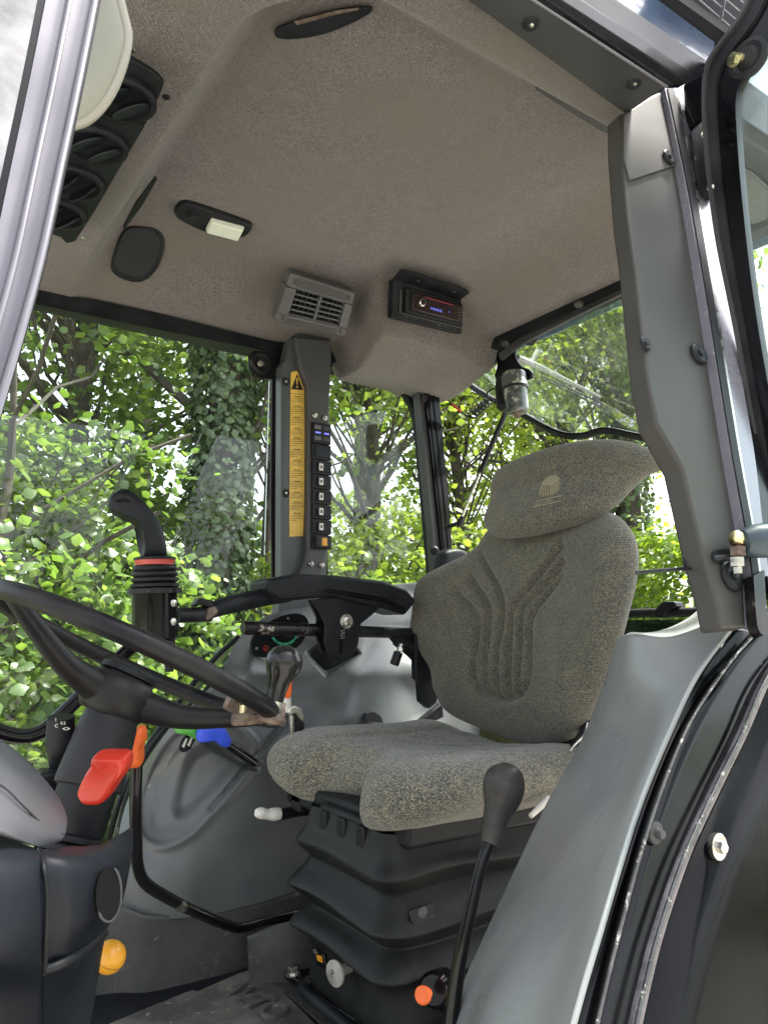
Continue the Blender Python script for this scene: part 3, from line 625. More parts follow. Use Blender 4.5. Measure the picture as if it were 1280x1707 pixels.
for qx in (-7,7):
    for qz,m_ in ((8,COWL if qx<0 else TRIM),(0,GLASSD if 0 else NAVY),(-8,COWL if qx<0 else TRIM)):
        box('display',c+V((qx*s,-.0065,qz*s)),(5.3*s,.0008,2.8*s),m_,dg,bevel=.0003)
    box('lit_digits',c+V((qx*s,-.0075,0)),(4.2*s,.0003,1.2*s),BLUELEN,dg,bevel=0)
# ------------------------------------------------ rear window (opened) with motor, bracket, strut and cable
ro=thing('rear_window','tilted open rear window with rubber edged glass','rear window',(1.4,1.2,2.3))
P3=[(W(866,566,X=1.40)),(W(1075,465,X=1.40)),W(1112,737,X=1.62),W(1060,727,X=1.62),W(1010,718,X=1.62),W(970,727,X=1.62),W(930,722,X=1.62),W(870,690,X=1.61),W(815,662,X=1.60),W(780,636,X=1.59),W(800,618,X=1.55),W(832,596,X=1.49)]
prism('pane',P3,(.004,0,0),GLASS,ro,bevel=0,smooth=False)
ep=[P3[0],P3[11],P3[10],P3[9],P3[8],P3[7],P3[6],P3[5],P3[4],P3[3],P3[2]]
tube('edge_seal',ep+[W(1180,742,X=1.62)],.010,BLKM,ro,n=6)
tube('seal_lip',[p+V((-.008,0,.006)) for p in ep],.0035,BLKG,ro,n=6,sides=8)
ribbon('top_border',[(830,590),(868,562),(960,512),(1060,468),(1090,455)],[(834,600),(872,572),(965,524),(1060,478),(1090,466)],0,TRIMD,ro,pl=lambda x,y,d:W(x,y,X=1.385),vec=V((.01,0,0)))
rl=thing('rear_header','dark rear roof header strip above the rear window','header',(1.4,1.2,2.5))
prism('header_strip',[V((1.375,.62,2.515)),V((1.375,1.62,2.51)),V((1.375,1.62,2.60)),V((1.375,.62,2.60))],(.04,0,0),BLK,rl)
for px_,py_ in ((842,572),(965,506)): lathe('clip',W(px_,py_,X=1.37),(-.4,0,-1),[(0,.012),(.006,.010)],TRIM,rl,sides=12)
wm=thing('wiper_motor','worn silver and black wiper motor hanging on a black bracket at the rear window','wiper motor',W(858,690,X=1.42))
bx=1.42
bo=[(890,553),(893,562),(885,571),(868,570),(857,580),(858,596),(868,610),(882,616),(885,625),(878,632),(826,632),(828,610),(826,590),(832,574),(850,562),(872,556)]
prism('bracket',[W(x,y,X=bx+.02) for x,y in cr(bo,3,True)],(.012,0,0),BLK,wm,bevel=.004)
lathe('bracket_bolt',W(878,563,X=bx),(-1,0,0),[(-.02,.018),(.0,.018),(.004,.012),(.012,.010)],BLK,wm)
a=W(856,622,X=bx-.01); b=W(862,688,X=bx-.01); d=(b-a); L=d.length
mcn=lathe('motor_can',a,d,[(0,.030),(L*.06,.034),(L*.36,.0345),(L*.38,.032),(L*.94,.031),(L,.026)],M('motor can paint',(.10,.115,.11),.3,metal=.5,var=(18,.4),wear=((.6,.58,.5),26,.54)),wm,sides=36)
lathe('motor_clamp',a+d*.36,d,[(0,.0355),(L*.06,.0355)],BLKM,mcn,sides=36)
lathe('motor_tip',b,d,[(0,.013),(.006,.013),(.007,.008),(.014,.006)],RUST,mcn)
lathe('gear_housing',W(838,630,X=bx),d,[(0,.018),(L*.2,.024),(L*.75,.024),(L*.85,.014)],BLKM,wm)
def gw(x,y):                                             # a point a little in front of the tilted glass
    n=(P3[1]-P3[0]).cross(P3[8]-P3[0]).normalized(); return W(x,y,P=(P3[0]+V((.02,0,0)),n))
wa=tube('wiper_arm',[gw(862,596),gw(900,612),gw(960,642),gw(1000,662)],[.009,.009,.006,.005],M('greyed arm',(.3,.31,.3),.5),ro,spline=False,flat=(1,0,0))
tube('wiper_blade',[gw(902,630),gw(980,668),gw(1076,711)],.0035,BLKM,wa,spline=False)
tube('blade_frame',[gw(902,626),gw(960,652),gw(1010,676),gw(1060,703)],.0035,TRIM,wa,spline=False)
box('arm_joint',gw(993,661),(.012,.006,.012),TRIM,wa)
gs=thing('gas_strut','thin black gas strut holding the rear window open','gas strut',W(755,880,X=1.38))
a,b,c=W(845,681,X=1.5),W(802,783,X=1.42),W(766,872,X=1.37)
tube('cylinder',[a,b],.0075,BLKM,gs,spline=False); tube('rod',[b,c],.0035,STEEL,gs,spline=False); lathe('collar',b,(c-b),[(0,.009),(.01,.009)],BLK,gs)
lathe('rod_end',c+(b-c).normalized()*.02,(c-b),[(0,.006),(.015,.009),(.03,.009)],BLK,gs)
tube('ball_pin',[c,W(742,879,X=1.36)],.006,BLK,gs,spline=False)
cc_=thing('coiled_cable','coiled black cable running from the cab corner to the wiper motor','cable',W(790,692,X=1.42))
q=[W(731,652,X=1.40),W(752,672,X=1.41),W(775,691,X=1.42),W(786,695,X=1.42)]
tube('lead',q,.0022,BLK,cc_); tube('splice',[W(754,674,X=1.408),W(768,686,X=1.415)],.0035,RED,cc_,spline=False)
a,b=W(787,693,X=1.42),W(818,664,X=1.42); dd=(b-a); u,v,d=axes(dd)
tube('coil',[a+dd*(i/72)+u*(.011*math.cos(i*2*math.pi/12))+v*(.011*math.sin(i*2*math.pi/12)) for i in range(73)],.0032,BLK,cc_,spline=False,sides=7)
tube('lead',[b,W(812,655,X=1.42),W(822,648,X=1.42),W(833,650,X=1.41)],.0022,BLK,cc_)
# lower rear: tinted lower glass, frame tube with clamp
lr=thing('lower_rear_glass','dark green tinted lower rear glass below the black frame tube','window',(1.42,1.1,1.6))
prism('pane',[V((1.45,.55,1.35)),V((1.45,1.65,1.35)),V((1.45,1.65,1.765)),V((1.45,.55,1.765))],(.005,0,0),GLASSD,lr,bevel=0)
tube('frame_tube',[W(1040,1023,X=1.44),W(1175,1020,X=1.44)],.010,BLK,lr,spline=False)
prism('clamp',[W(x,y,X=1.425) for x,y in [(1086,1022),(1104,1002),(1124,1003),(1128,1012),(1112,1018),(1106,1030),(1090,1030)]],(.03,0,0),BLK,lr,bevel=.003)
box('lower_beam',(1.47,1.1,1.32),(.02,.6,.05),BLK,lr)
# latch and pull wire on the pillar
lt=thing('door_latch','metal latch with pull wire on the back edge of the left pillar','latch',LW(1170,950,0))
prism('latch_plate',[LW(x,y,-.03) for x,y in [(1182,924),(1155,928),(1143,938),(1142,950),(1160,958),(1172,968),(1186,974)]],LPN*.006,M('dull latch steel',(.22,.21,.18),.5,metal=.6,var=(30,.3)),lt)
tube('pull_wire',[LW(1180,947,-.02),LW(1120,951,-.02),LW(1060,957,-.02),LW(1060,953,-.02),LW(1120,948,-.02),LW(1180,944,-.02)],.0011,BLKM,lt,spline=False,sides=6)
tube('spring',[LW(1152,926,-.025),LW(1142,930,-.025),LW(1140,940,-.025),LW(1144,946,-.025)],.0016,BLK,lt,sides=6)
ck=thing('door_stay','door stay with brass ball, rusty nut and dark rubber stop beside the pillar slot','door stay',LW(1240,925,.02))
prism('slot_recess',[LW(x,y,.0015) for x,y in cr([(1187,922),(1192,917),(1222,914),(1240,914),(1240,934),(1222,938),(1196,937),(1188,932)],3,True)],LPN*.004,BLK,ck,bevel=0)
prism('arm_plate',[LW(x,y,.012) for x,y in [(1192,926),(1240,920),(1250,930),(1196,934)]],LPN*.004,BLKM,ck)
lathe('nut',LW(1230,920,.02),(0,0,-1),[(-.006,.009),(.004,.009)],RUST,ck,sides=6,angle=20)
lathe('nut',LW(1229,938,.02),(0,0,-1),[(-.006,.0078),(.004,.0078),(.005,.005),(.012,.005)],STEEL,ck,sides=6,angle=20)
lathe('ball',LW(1228,898,.022),(0,0,1),[(-.009,.003),(-.006,.007),(0,.0095),(.006,.007),(.009,.003)],BRASS,ck)
lathe('rubber_stop',LW(1262,902,.03),(.9,-.45,.1),[(-.024,.004),(-.018,.014),(-.006,.019),(.01,.020),(.05,.020)],M('dark teal rubber',(.02,.035,.045),.35,var=(8,.4)),ck)
# ================================================ LOWER BODY
lf=thing('fender_panel','grey moulded inner fender panel sweeping down beside the seat at the right','fender panel',(.7,.6,1.1))
rows=[[(1030,1078,.72),(1040,1062,.665),(1062,1060,.62),(1120,1066,.57),(1195,1042,.53),(1226,1046,.505)],
[(1012,1140,.76),(1028,1130,.69),(1047,1130,.63),(1100,1130,.565),(1152,1122,.52),(1168,1124,.50)],
[(975,1235,.79),(1000,1218,.72),(1043,1208,.64),(1083,1212,.57),(1108,1216,.515),(1122,1219,.495)],
[(915,1345,.79),(950,1325,.735),(1006,1310,.645),(1040,1326,.57),(1062,1331,.51),(1075,1333,.49)],
[(862,1455,.79),(900,1435,.735),(952,1420,.645),(996,1430,.56),(1030,1432,.50),(1042,1433,.48)],
[(812,1565,.785),(845,1545,.73),(892,1540,.645),(955,1550,.55),(995,1550,.48),(1007,1552,.46)],
[(775,1650,.77),(805,1645,.715),(840,1642,.635),(925,1642,.54),(968,1642,.47),(980,1643,.45)],
[(745,1760,.76),(775,1750,.70),(800,1745,.625),(895,1745,.53),(940,1745,.46),(952,1746,.44)]]
psurf('moulded_shell',rows,GREYSKY,lf,n=8,solid=.005,off=-1)
psurf('top_ledge',[[(1040,1062,.665),(1062,1060,.62),(1120,1066,.57),(1195,1042,.53)],[(1052,1056,.75),(1078,1057,.73),(1130,1052,.70),(1190,1028,.66)],[(1062,1057,1.0),(1100,1054,.95),(1150,1030,.9),(1192,990,.85)]],GREYSKY,lf,n=6)
bd=thing('door_sill','black gloss door frame curving down outside the grey fender panel with a bright seal edge','door frame',(.6,.45,1.0))
g=[r[-1][:2] for r in rows]; g[0]=(1228,1046)
la=[(1262,1052),(1210,1112),(1152,1200),(1108,1300),(1068,1420),(1034,1545),(1010,1640),(985,1750)]
lb_=[(1330,1060),(1278,1130),(1236,1225),(1190,1320),(1140,1430),(1098,1555),(1075,1645),(1052,1750)]
def VY(o): return lambda x,y,d=0: W(x,y,Y=.505-.055*max(0,(y-1046))/600-o-d)
def rib2(name,A,B,oa,ob,mat,parent,n=8,thk=.012,**k):
    A=cr(A,n);B=cr(B,n); ca=[VY(oa)(*p) for p in A]; cb=[VY(ob)(*p) for p in B]
    rows_=[[tuple(a.lerp(b,f/4)) for f in range(5)] for a,b in zip(ca,cb)]
    return surf(name,rows_,mat,parent,n=1,solid=thk,off=1,**k)
rib2('inner_flange',[(x-3,y) for x,y in g],la,-.02,-.012,BLKG,bd)
rib2('sill_face',[(x+1,y) for x,y in la],lb_,-.002,.006,BLKG,bd)
tube('bright_edge',[VY(.004)(x,y) for x,y in la],.0022,BLKG,bd,n=8,sides=8)
CH=M('chipped edge paint',(.03,.03,.03),.25,var=(30,.5),coat=.5,wear=((.4,.38,.34),70,.56))
tube('chipped_edge',[VY(.0058)(x+1,y) for x,y in la],.0017,CH,bd,n=8,sides=8)
rib2('fender_lip',lb_,[(x+10,y) for x,y in lb_],.012,.012,M('worn lip paint',(.09,.08,.09),.3,var=(30,.5),wear=((.2,.18,.17),60,.66)),bd)
tube('chipped_edge',[VY(.016)(x,y) for x,y in lb_],.0022,CH,bd,n=8,sides=8)
of=thing('rear_fender','black glossy outer rear fender panel at lower right with zinc bolt','fender',(1.0,.4,.9))
rib2('fender_skin',[(x+9,y) for x,y in lb_],[(x+330,y) for x,y in lb_],.004,.03,M('scratched gloss black',(.006,.006,.007),.14,var=(5,.4),coat=.0,spec=.35,wear=((.16,.15,.14),170,.72)),of)
lathe('bolt_washer',VY(.014)(1198,1412),(0,-1,.05),[(-.004,.0125),(.0012,.0125),(.002,.011)],STEEL,of,sides=30)
lathe('bolt',VY(.0155)(1198,1412),(0,-1,.05),[(0,.0062),(.006,.0062),(.0075,.0045)],STEEL,of,sides=6,angle=20)
lathe('rubber_stop',VY(.004)(1093,1389),(0,-1,0),[(-.003,.010),(.001,.010),(.002,.005),(.008,.004)],TRIMD,bd,sides=22)
# ------------------------------------------------ right hand console (inside of the far fender)
cn=thing('side_console','large grey moulded side console on the far side below the windows','console',(.7,1.5,1.15))
def smooth1(pts,x):
    if x<=pts[0][0]: return pts[0][1]
    for (a,b),(c,d) in zip(pts,pts[1:]):
        if x<=c: return b+(d-b)*ss((x-a)/(c-a)) if c>a else d
    return pts[-1][1]
def gau(d,s): return math.exp(-(d/s)**2)
def dseg(px_,py_,pts):
    m=1e9
    for (x0,y0),(x1,y1) in zip(pts,pts[1:]):
        L=(x1-x0)**2+(y1-y0)**2; t=max(0,min(1,((px_-x0)*(x1-x0)+(py_-y0)*(y1-y0))/L)); m=min(m,math.hypot(px_-x0-t*(x1-x0),py_-y0-t*(y1-y0)))
    return m
def inpoly(x,y,P):
    c=False; j=len(P)-1
    for i in range(len(P)):
        if (P[i][1]>y)!=(P[j][1]>y) and x<(P[j][0]-P[i][0])*(y-P[i][1])/(P[j][1]-P[i][1])+P[i][0]: c=not c
        j=i
    return c
DREC=cr([(365,1205),(300,1225),(262,1275),(238,1340),(240,1385),(268,1402),(310,1385),(350,1345),(400,1290),(420,1250)],6,True)
DR2=cr([(360,1240),(320,1255),(298,1300),(290,1345),(305,1362),(340,1335),(385,1285),(395,1262)],6,True)
SQR=[(512,1088),(560,1052),(600,1090),(544,1128)]
def sdp(x,y,P):
    d=dseg(x,y,P+[P[0]]); return -d if inpoly(x,y,P) else d
def conY(x,y):
    Y=smooth1([(960,1.73),(1040,1.665),(1130,1.57),(1250,1.515),(1400,1.49),(1540,1.48)],y)
    Y+=.10*max(0,(330-x)/150)**2 if x<330 and y>1150 else 0
    Y+=.10*ss((.5*(1480-y)/100)) * max(0,(390-x)/150)**2 if x<390 else 0
    Y-=.030*gau(dseg(x,y,[(610,1085),(570,1190),(530,1240)]),45)     # swelling that catches the light
    Y+=.022*gau(dseg(x,y,[(650,1110),(690,1190)]),40)
    Y-=.030*gau(dseg(x,y,[(405,1170),(420,1085),(470,1040),(540,1060)]),26)
    s=sdp(x,y,DREC); Y+=.022*ss((10-s)/22)
    s=sdp(x,y,DR2); Y+=.020*ss((8-s)/26)
    Y-=.007*gau(abs(sdp(x,y,DREC))-10,9)
    s=sdp(x,y,SQR); Y+=.035*ss((2-s)/7)
    d=dseg(x,y,[(488,1190),(415,1275),(352,1348)]); Y+=.012*gau(d,4)
    d=dseg(x,y,[(345,1240),(425,1280)]); Y+=.02*gau(d,6)
    return Y
TOP=[(372,1118),(388,1080),(412,1050),(440,1030),(470,1018),(500,1012),(560,1000),(620,984),(680,976),(740,972),(800,970)]
BOT=[(190,1512),(215,1524),(250,1531),(300,1533),(350,1526),(420,1510),(480,1492),(560,1470),(640,1450),(720,1430),(800,1410)]
LEFT=[(372,1118),(358,1150),(320,1182),(285,1212),(250,1262),(222,1310),(204,1360),(195,1410),(190,1460),(190,1512)]
T_=cr(TOP,20); B_=cr(BOT,20); L_=cr(LEFT,20)
N=len(T_); H=len(L_)
vs=[]
for i in range(H):
    v=i/(H-1)
    for j in range(N):
        u=j/(N-1); rx,ry=800,970+440*v
        x=(1-v)*T_[j][0]+v*B_[j][0]+(1-u)*L_[i][0]+u*rx-((1-u)*(1-v)*T_[0][0]+u*(1-v)*800+(1-u)*v*B_[0][0]+u*v*800)
        y=(1-v)*T_[j][1]+v*B_[j][1]+(1-u)*L_[i][1]+u*ry-((1-u)*(1-v)*T_[0][1]+u*(1-v)*970+(1-u)*v*B_[0][1]+u*v*1410)
        vs.append(W(x,y,Y=conY(x,y)))
fs=[(i*N+j,i*N+j+1,(i+1)*N+j+1,(i+1)*N+j) for i in range(H-1) for j in range(N-1)]
mk('moulded_shell',vs,fs,GREY,cn,solid=.004,off=1,angle=75)
# ledge behind the console top, towards the windows
psurf('window_ledge',[[(x,y+1,conY(x,y)+.001) for x,y in TOP[4:]],[(x,y-3,1.76) for x,y in TOP[4:]]],GREY,cn,n=4)
prism('pocket_floor',[W(x,y,Y=1.60) for x,y in [(516,1090),(562,1056),(596,1090),(544,1124)]],(0,.003,0),BLK,cn)
lw=thing('lower_side_panel','dusty dark side panel between the grey console and the floor','side panel',(.5,1.5,.98))
psurf('panel',[[(60,1500,1.60),(190,1508,1.545),(250,1526,1.50),(350,1520,1.485),(430,1505,1.485),(520,1480,1.485),(700,1430,1.49)],[(60,1600,1.58),(190,1600,1.535),(250,1600,1.50),(350,1600,1.49),(430,1590,1.49),(520,1560,1.49),(700,1520,1.50)],[(60,1760,1.56),(190,1760,1.53),(250,1740,1.50),(350,1720,1.49),(430,1690,1.49),(520,1670,1.49),(700,1640,1.50)]],SIDEM,lw,n=6)
psurf('step_box',[[(412,1562,1.42),(450,1545,1.40),(500,1525,1.38),(560,1505,1.38)],[(414,1600,1.42),(452,1590,1.39),(500,1575,1.37),(560,1560,1.37)],[(418,1660,1.43),(455,1650,1.40),(500,1640,1.38),(560,1630,1.38)]],SIDEM,lw,n=4)
# outer far fender seen through the window below the bush
ff=thing('far_fender','dark green glossy far rear fender seen through the lower side window','fender',(.5,1.9,1.0))
psurf('fender_skin',[[(395,1062,1.83),(350,1105,1.83),(290,1180,1.83),(235,1260,1.83),(200,1330,1.83),(180,1400,1.83),(165,1600,1.83)],[(440,1040,2.0),(410,1060,2.0),(380,1090,1.98),(340,1140,1.95),(300,1200,1.92),(270,1300,1.90),(250,1600,1.88)]],GRN,ff,n=8)
tube('fender_edge',[W(x,y,Y=1.82) for x,y in [(398,1062),(352,1105),(292,1180),(237,1260),(202,1330),(182,1400)]],.008,BLKG,ff)
tube('window_seal',[W(x,y,Y=1.74) for x,y in [(425,1040),(405,1065),(388,1098),(366,1125),(330,1165),(285,1205),(240,1265),(215,1320),(200,1380)]],.007,BLK,ff)
# instrument pod
ip=thing('gauge_pod','black kidney shaped gauge panel with green scale behind the worn bar','gauge',W(460,1095,Y=1.6))
GY=1.572; KP=cr([(418,1075),(424,1058),(450,1036),(480,1024),(503,1024),(514,1036),(510,1060),(495,1080),(465,1092),(438,1096),(422,1090)],5,True)
prism('panel_plate',[W(x,y,Y=GY) for x,y in KP],(0,.006,0),M('gauge black',(.008,.009,.012),.35),ip,bevel=.001)
GA=M('green scale print',(.03,.32,.17),.5); cx_,cy_=474,1052
for i in range(5):
    a0=math.radians(25+i*28+3); a1=math.radians(25+(i+1)*28)
    prism('scale_segment',[W(cx_-r*math.cos(a)*1.0,cy_+r*math.sin(a)*1.0,Y=GY-.001) for r,a in ((24,a0),(24,(a0+a1)/2),(24,a1),(20,a1),(20,(a0+a1)/2),(20,a0))],(0,.0006,0),GA,ip,bevel=0)
lathe('dial',W(cx_,cy_,Y=GY-.001),(0,-1,0),[(0,.021),(.004,.021),(.005,.017)],BLK,ip)
lathe('red_symbol',W(443,1081,Y=GY-.001),(0,-1,0),[(0,.0065),(.0006,.0065)],RED,ip,sides=20)
lathe('red_symbol',W(443,1081,Y=GY-.0018),(0,-1,0),[(0,.005),(.0004,.005)],INK,ip,sides=20)
text('red_symbol','x',W(440.5,1084,Y=GY-.0026),(1,0,0),(0,0,1),.010,RED,ip)
for x,y in ((428,1081),(480,1031),(496,1062)): lathe('screw',W(x,y,Y=GY-.001),(0,-1,0),[(0,.0035),(.0015,.003)],STEEL,ip,sides=12)
# colour coded levers
def lever2(name,label,mat,out,Y,arm):
    t=thing(name,label,'lever',W(*out[0],Y=Y)); pts=[W(x,y,Y=Y) for x,y in cr(out,4,True)]
    pillow('grip',[((W(x,y,Y=Y)-W(*out[0],Y=Y)).x,(W(x,y,Y=Y)-W(*out[0],Y=Y)).z) for x,y in out],W(*out[0],Y=Y),V((1,0,0)),V((0,0,1)),V((0,-1,0)),.014,mat,t,p=4,rings=12,seg=10)
    tube('arm',[W(x,y,Y=Yy) for x,y,Yy in arm],.009,BLKG,t,spline=False,flat=(0,1,0)); return t
lever2('hydraulic_lever','green handled hydraulic lever beneath the steering wheel',GREEN,[(290,1206),(298,1200),(326,1203),(338,1206),(336,1222),(326,1232),(312,1226),(294,1222)],1.47,[(318,1215,1.48),(312,1245,1.52)])
lever2('hydraulic_lever','blue handled hydraulic lever next to the green one',BLUE,[(328,1222),(336,1208),(366,1206),(384,1232),(380,1246),(368,1244),(356,1236),(340,1238),(330,1236)],1.44,[(372,1236,1.445),(424,1272,1.50)])
ar=thing('lever_slot_plate','small black oval plate with white bars below the green lever','plate',W(310,1252,Y=1.49))
prism('plate',[W(x,y,Y=1.485) for x,y in cr([(299,1246),(306,1230),(318,1222),(326,1228),(322,1240),(312,1253),(303,1254)],4,True)],(0,.003,0),BLK,ar,bevel=0)
for k in (0,9): prism('white_bar',[W(x+k,y-k*.25,Y=1.484) for x,y in [(303,1245),(310,1231),(313,1232),(307,1247)]],(0,.0008,0),WHITE,ar,bevel=0)
# orange knob lever with clamp on the console
ol=thing('orange_lever','orange capped lever behind the spinner knob with a zinc clamp','lever',W(492,1225,Y=1.40))
prism('orange_grip',[W(x,y,Y=1.38) for x,y in [(470,1162),(478,1130),(488,1128),(487,1158),(483,1165)]],(0,.02,0),ORANGE,ol,bevel=.003)
tube('shaft',[W(478,1160,Y=1.39),W(480,1185,Y=1.40)],.008,WHITE,ol,spline=False)
prism('clamp',[W(x,y,Y=1.39) for x,y in [(481,1182),(490,1176),(502,1182),(508,1195),(508,1206),(500,1200),(492,1190),(484,1194)]],(0,.02,0),STEEL,ol,bevel=.003)
prism('bracket',[W(x,y,Y=1.40) for x,y in [(486,1194),(498,1200),(508,1206),(508,1228),(492,1234),(486,1232)]],(0,.012,0),BLKM,ol,bevel=.002)
prism('bracket_leg',[W(x,y,Y=1.395) for x,y in [(485,1192),(490,1194),(491,1234),(486,1235)]],(0,.012,0),STEEL,ol,bevel=.001)
lathe('bolt',W(502,1222,Y=1.395),(0,-1,0),[(0,.007),(.006,.006)],BLKM,ol,sides=12)
# small bracket seen on the console behind the seat cushion
kb=thing('belt_anchor','small dark belt anchor on the console just above the seat cushion','bracket',W(622,1200,Y=1.5))
prism('anchor',[W(x,y,Y=1.50) for x,y in [(610,1202),(612,1190),(624,1185),(636,1194),(640,1206)]],(0,.02,0),TRIMD,kb,bevel=.003)
# ------------------------------------------------ floor
fl=thing('cab_floor','worn rubber floor mat with raised lettering in front of the seat','floor mat',(.5,1.1,1.0))
FZ=1.085
box('floor_plate',(.6,1.05,FZ-.03),(.75,.5,.025),BLK,fl)
mat_=[W(x,y,Z=FZ) for x,y in [(60,1785),(180,1707),(250,1678),(320,1650),(330,1652),(380,1630),(400,1622),(430,1612),(470,1650),(560,1740),(640,1800),(560,2000),(100,2000)]]
prism('mat',mat_,(0,0,-.006),FLOORM,fl,bevel=.003)
prism('mat_edge',[W(x,y,Z=FZ-.003) for x,y in [(430,1610),(500,1590),(620,1700),(700,1770),(640,1800),(470,1650)]],(0,0,-.006),SIDEM,fl)
a=W(335,1668,Z=FZ+.001); b=W(365,1640,Z=FZ+.001)
ex=(W(440,1712,Z=FZ)-W(345,1655,Z=FZ)).normalized(); ey=V((0,0,1)).cross(ex)
prism('letter_panel',[W(x,y,Z=FZ+.003) for x,y in cr([(322,1655),(336,1652),(372,1645),(382,1650),(450,1712),(430,1760),(330,1800),(290,1760),(300,1700)],1,True)],(0,0,-.004),FLOORM,fl,bevel=.002)
text('raised_letters','AVTO',W(362,1650,Z=FZ+.0035),ex,ey,.075,FLOORM,fl,ext=.006,squeeze=.8)
# ------------------------------------------------ dash tower
ds=thing('dash_console','dark moulded dash tower at the lower left with a small oval pocket','dash',(.15,.8,1.2))
rows=[[(-60,1375,.72),(0,1392,.72),(60,1415,.725),(72,1416,.735),(110,1412,.75),(165,1408,.78),(205,1388,.83),(222,1380,.90)],
[(-60,1440,.66),(0,1440,.67),(60,1440,.69),(74,1436,.705),(120,1440,.71),(175,1440,.74),(212,1428,.79),(222,1410,.90)],
[(-60,1530,.645),(0,1530,.655),(62,1530,.68),(77,1530,.70),(120,1530,.705),(165,1525,.73),(196,1495,.78),(221,1420,.90)],
[(-60,1600,.65),(0,1600,.66),(62,1600,.69),(77,1600,.71),(115,1600,.72),(150,1580,.75),(178,1548,.80),(205,1500,.90)],
[(-60,1660,.68),(0,1660,.69),(62,1660,.71),(75,1650,.72),(110,1632,.74),(140,1612,.77),(168,1572,.82),(182,1540,.90)],
[(-60,1780,.70),(0,1780,.71),(62,1780,.73),(75,1780,.74),(105,1780,.76),(130,1760,.79),(152,1700,.84),(168,1600,.90)]]
psurf('tower_shell',rows,NAVY,ds,n=8,solid=.004,off=1)
tube('seam',[W(x,y,Y=Y_-.004) for x,y,Y_ in [(66,1416,.73),(72,1445,.70),(78,1490,.695),(77,1560,.70),(74,1625,.715)]],.0022,BLK,ds)
PO=W(178,1490,Y=.722)
pu,pv,pd=V((.94,.33,0)),V((-.05,.15,.98)),V((.3,-.93,.2))
tube('pocket_lit_crescent',[PO+pd*.003+pu*(.0125*math.cos(math.radians(a)))+pv*(.0225*math.sin(math.radians(a))) for a in range(-150,61,15)],[.0004]+[.0013]*13+[.0004],TRIMD,ds,sides=8)  # lighter crescent painted in for light on the pocket's inner lip
lathe('pocket_shade_disc',PO,(.3,-.93,.2),[(0,.0125),(.0032,.0125)],M('pocket shade',(.002,.002,.003),.8),ds,sq=1.75,su=(1,0,0),sides=36)  # near-black disc painted in for the shade inside the pocket
tube('cowl_crease',[W(x,y,Y=Y_) for x,y,Y_ in [(74,1618,.71),(110,1604,.715),(150,1576,.745),(174,1556,.785)]],.004,BLK,ds)
cw=thing('instrument_cowl','light grey rounded instrument cowl at the left edge','cowl',(.02,.7,1.5))
rows=[[(-120,1180,.85),(-60,1195,.86),(0,1232,.88),(50,1272,.88),(95,1325,.86),(112,1362,.84)],
[(-120,1215,.76),(-60,1235,.76),(0,1268,.78),(45,1308,.78),(88,1352,.78),(112,1376,.80)],
[(-120,1290,.68),(-60,1310,.68),(0,1330,.70),(40,1360,.71),(78,1388,.73),(108,1394,.77)],
[(-120,1360,.66),(-60,1372,.66),(0,1388,.68),(35,1402,.70),(66,1411,.72),(100,1404,.76)]]
psurf('cowl_shell',rows,COWL,cw,n=8,solid=.004,off=1)
tube('cowl_seam',[W(x,y,Y=Y_-.006) for x,y,Y_ in [(-60,1296,.69),(0,1309,.715),(40,1345,.72),(75,1378,.745),(106,1392,.775)]],.0009,M('cowl seam shade',(.03,.03,.035),.6),cw)
# ------------------------------------------------ steering column and wheel
Cw=CAM+FW*1.0*.97+RT*((228-640)/F*.97)-UP*((1098-853.5)/F*.97)
nW=V((math.sin(math.radians(26)),0,math.cos(math.radians(26)))); eY=V((0,1,0)); eX=eY.cross(nW)
RW=.193; RR=.0117
sw=thing('steering_wheel','black three spoke steering wheel seen almost edge on','steering wheel',Cw)
ring=[Cw+RW*(math.cos(a)*eX+math.sin(a)*eY) for a in [i*2*math.pi/72 for i in range(72)]]
tube('rim',ring,RR,WHEEL,sw,spline=False,closed=True,sides=22)
hub=Cw-nW*.047
lathe('hub',hub-nW*.03,nW,[(0,.036),(.01,.043),(.03,.046),(.042,.042),(.052,.034),(.056,.0)],WHEEL,sw,sides=36,angle=60)
lathe('hub_cap',hub+nW*.024,nW,[(0,.036),(.006,.036),(.009,.030)],BLK,sw,sides=36)
for an in (200,330,85):
    a=math.radians(an); d=math.cos(a)*eX+math.sin(a)*eY
    tube('spoke',[hub+d*.03-nW*.004,hub+d*.085+nW*.003,Cw+d*(RW-.05)-nW*.022,Cw+d*(RW-.004)-nW*.002],[.021,.015,.012,.010],WHEEL,sw,n=8,flat=nW)
sk_=thing('spinner_knob','black ball spinner knob clamped to the steering wheel rim','steering knob',W(458,1180,Y=.86))
k0=W(457,1165,P=(Cw+nW*.02,(W(470,1190,P=(Cw,nW))-CAM).normalized())) if 0 else None
def ND(x,y,dist): return CAM+ray(x,y).normalized()*dist
rimd=min(((p-CAM).length,abs((p-CAM).normalized().angle(ray(462,1190)))) for p in ring)[0]
rimp=min(ring,key=lambda p:(p-CAM).angle(ray(458,1185))); rd=(rimp-CAM).length
kb_=ND(456,1168,rd-.006); kt=ND(474,1104,rd-.006); ax=(kt-kb_)
lathe('ball_knob',kb_,ax,[(0,.012),(.012,.0125),(.026,.0145),(.034,.0195),(.044,.0232),(.054,.0228),(.062,.018),(.067,.010),(.069,.002)],BLKG if 0 else M('polished black knob',(.012,.012,.012),.22,var=(9,.5),coat=.3),sk_,sides=40,angle=60)
lathe('knob_collar',kb_-ax.normalized()*.012,ax,[(0,.0155),(.012,.016)],STEEL,sk_)
lathe('knob_base',kb_-ax.normalized()*.026,ax,[(0,.021),(.006,.022),(.012,.016),(.016,.013)],RUST,sk_)
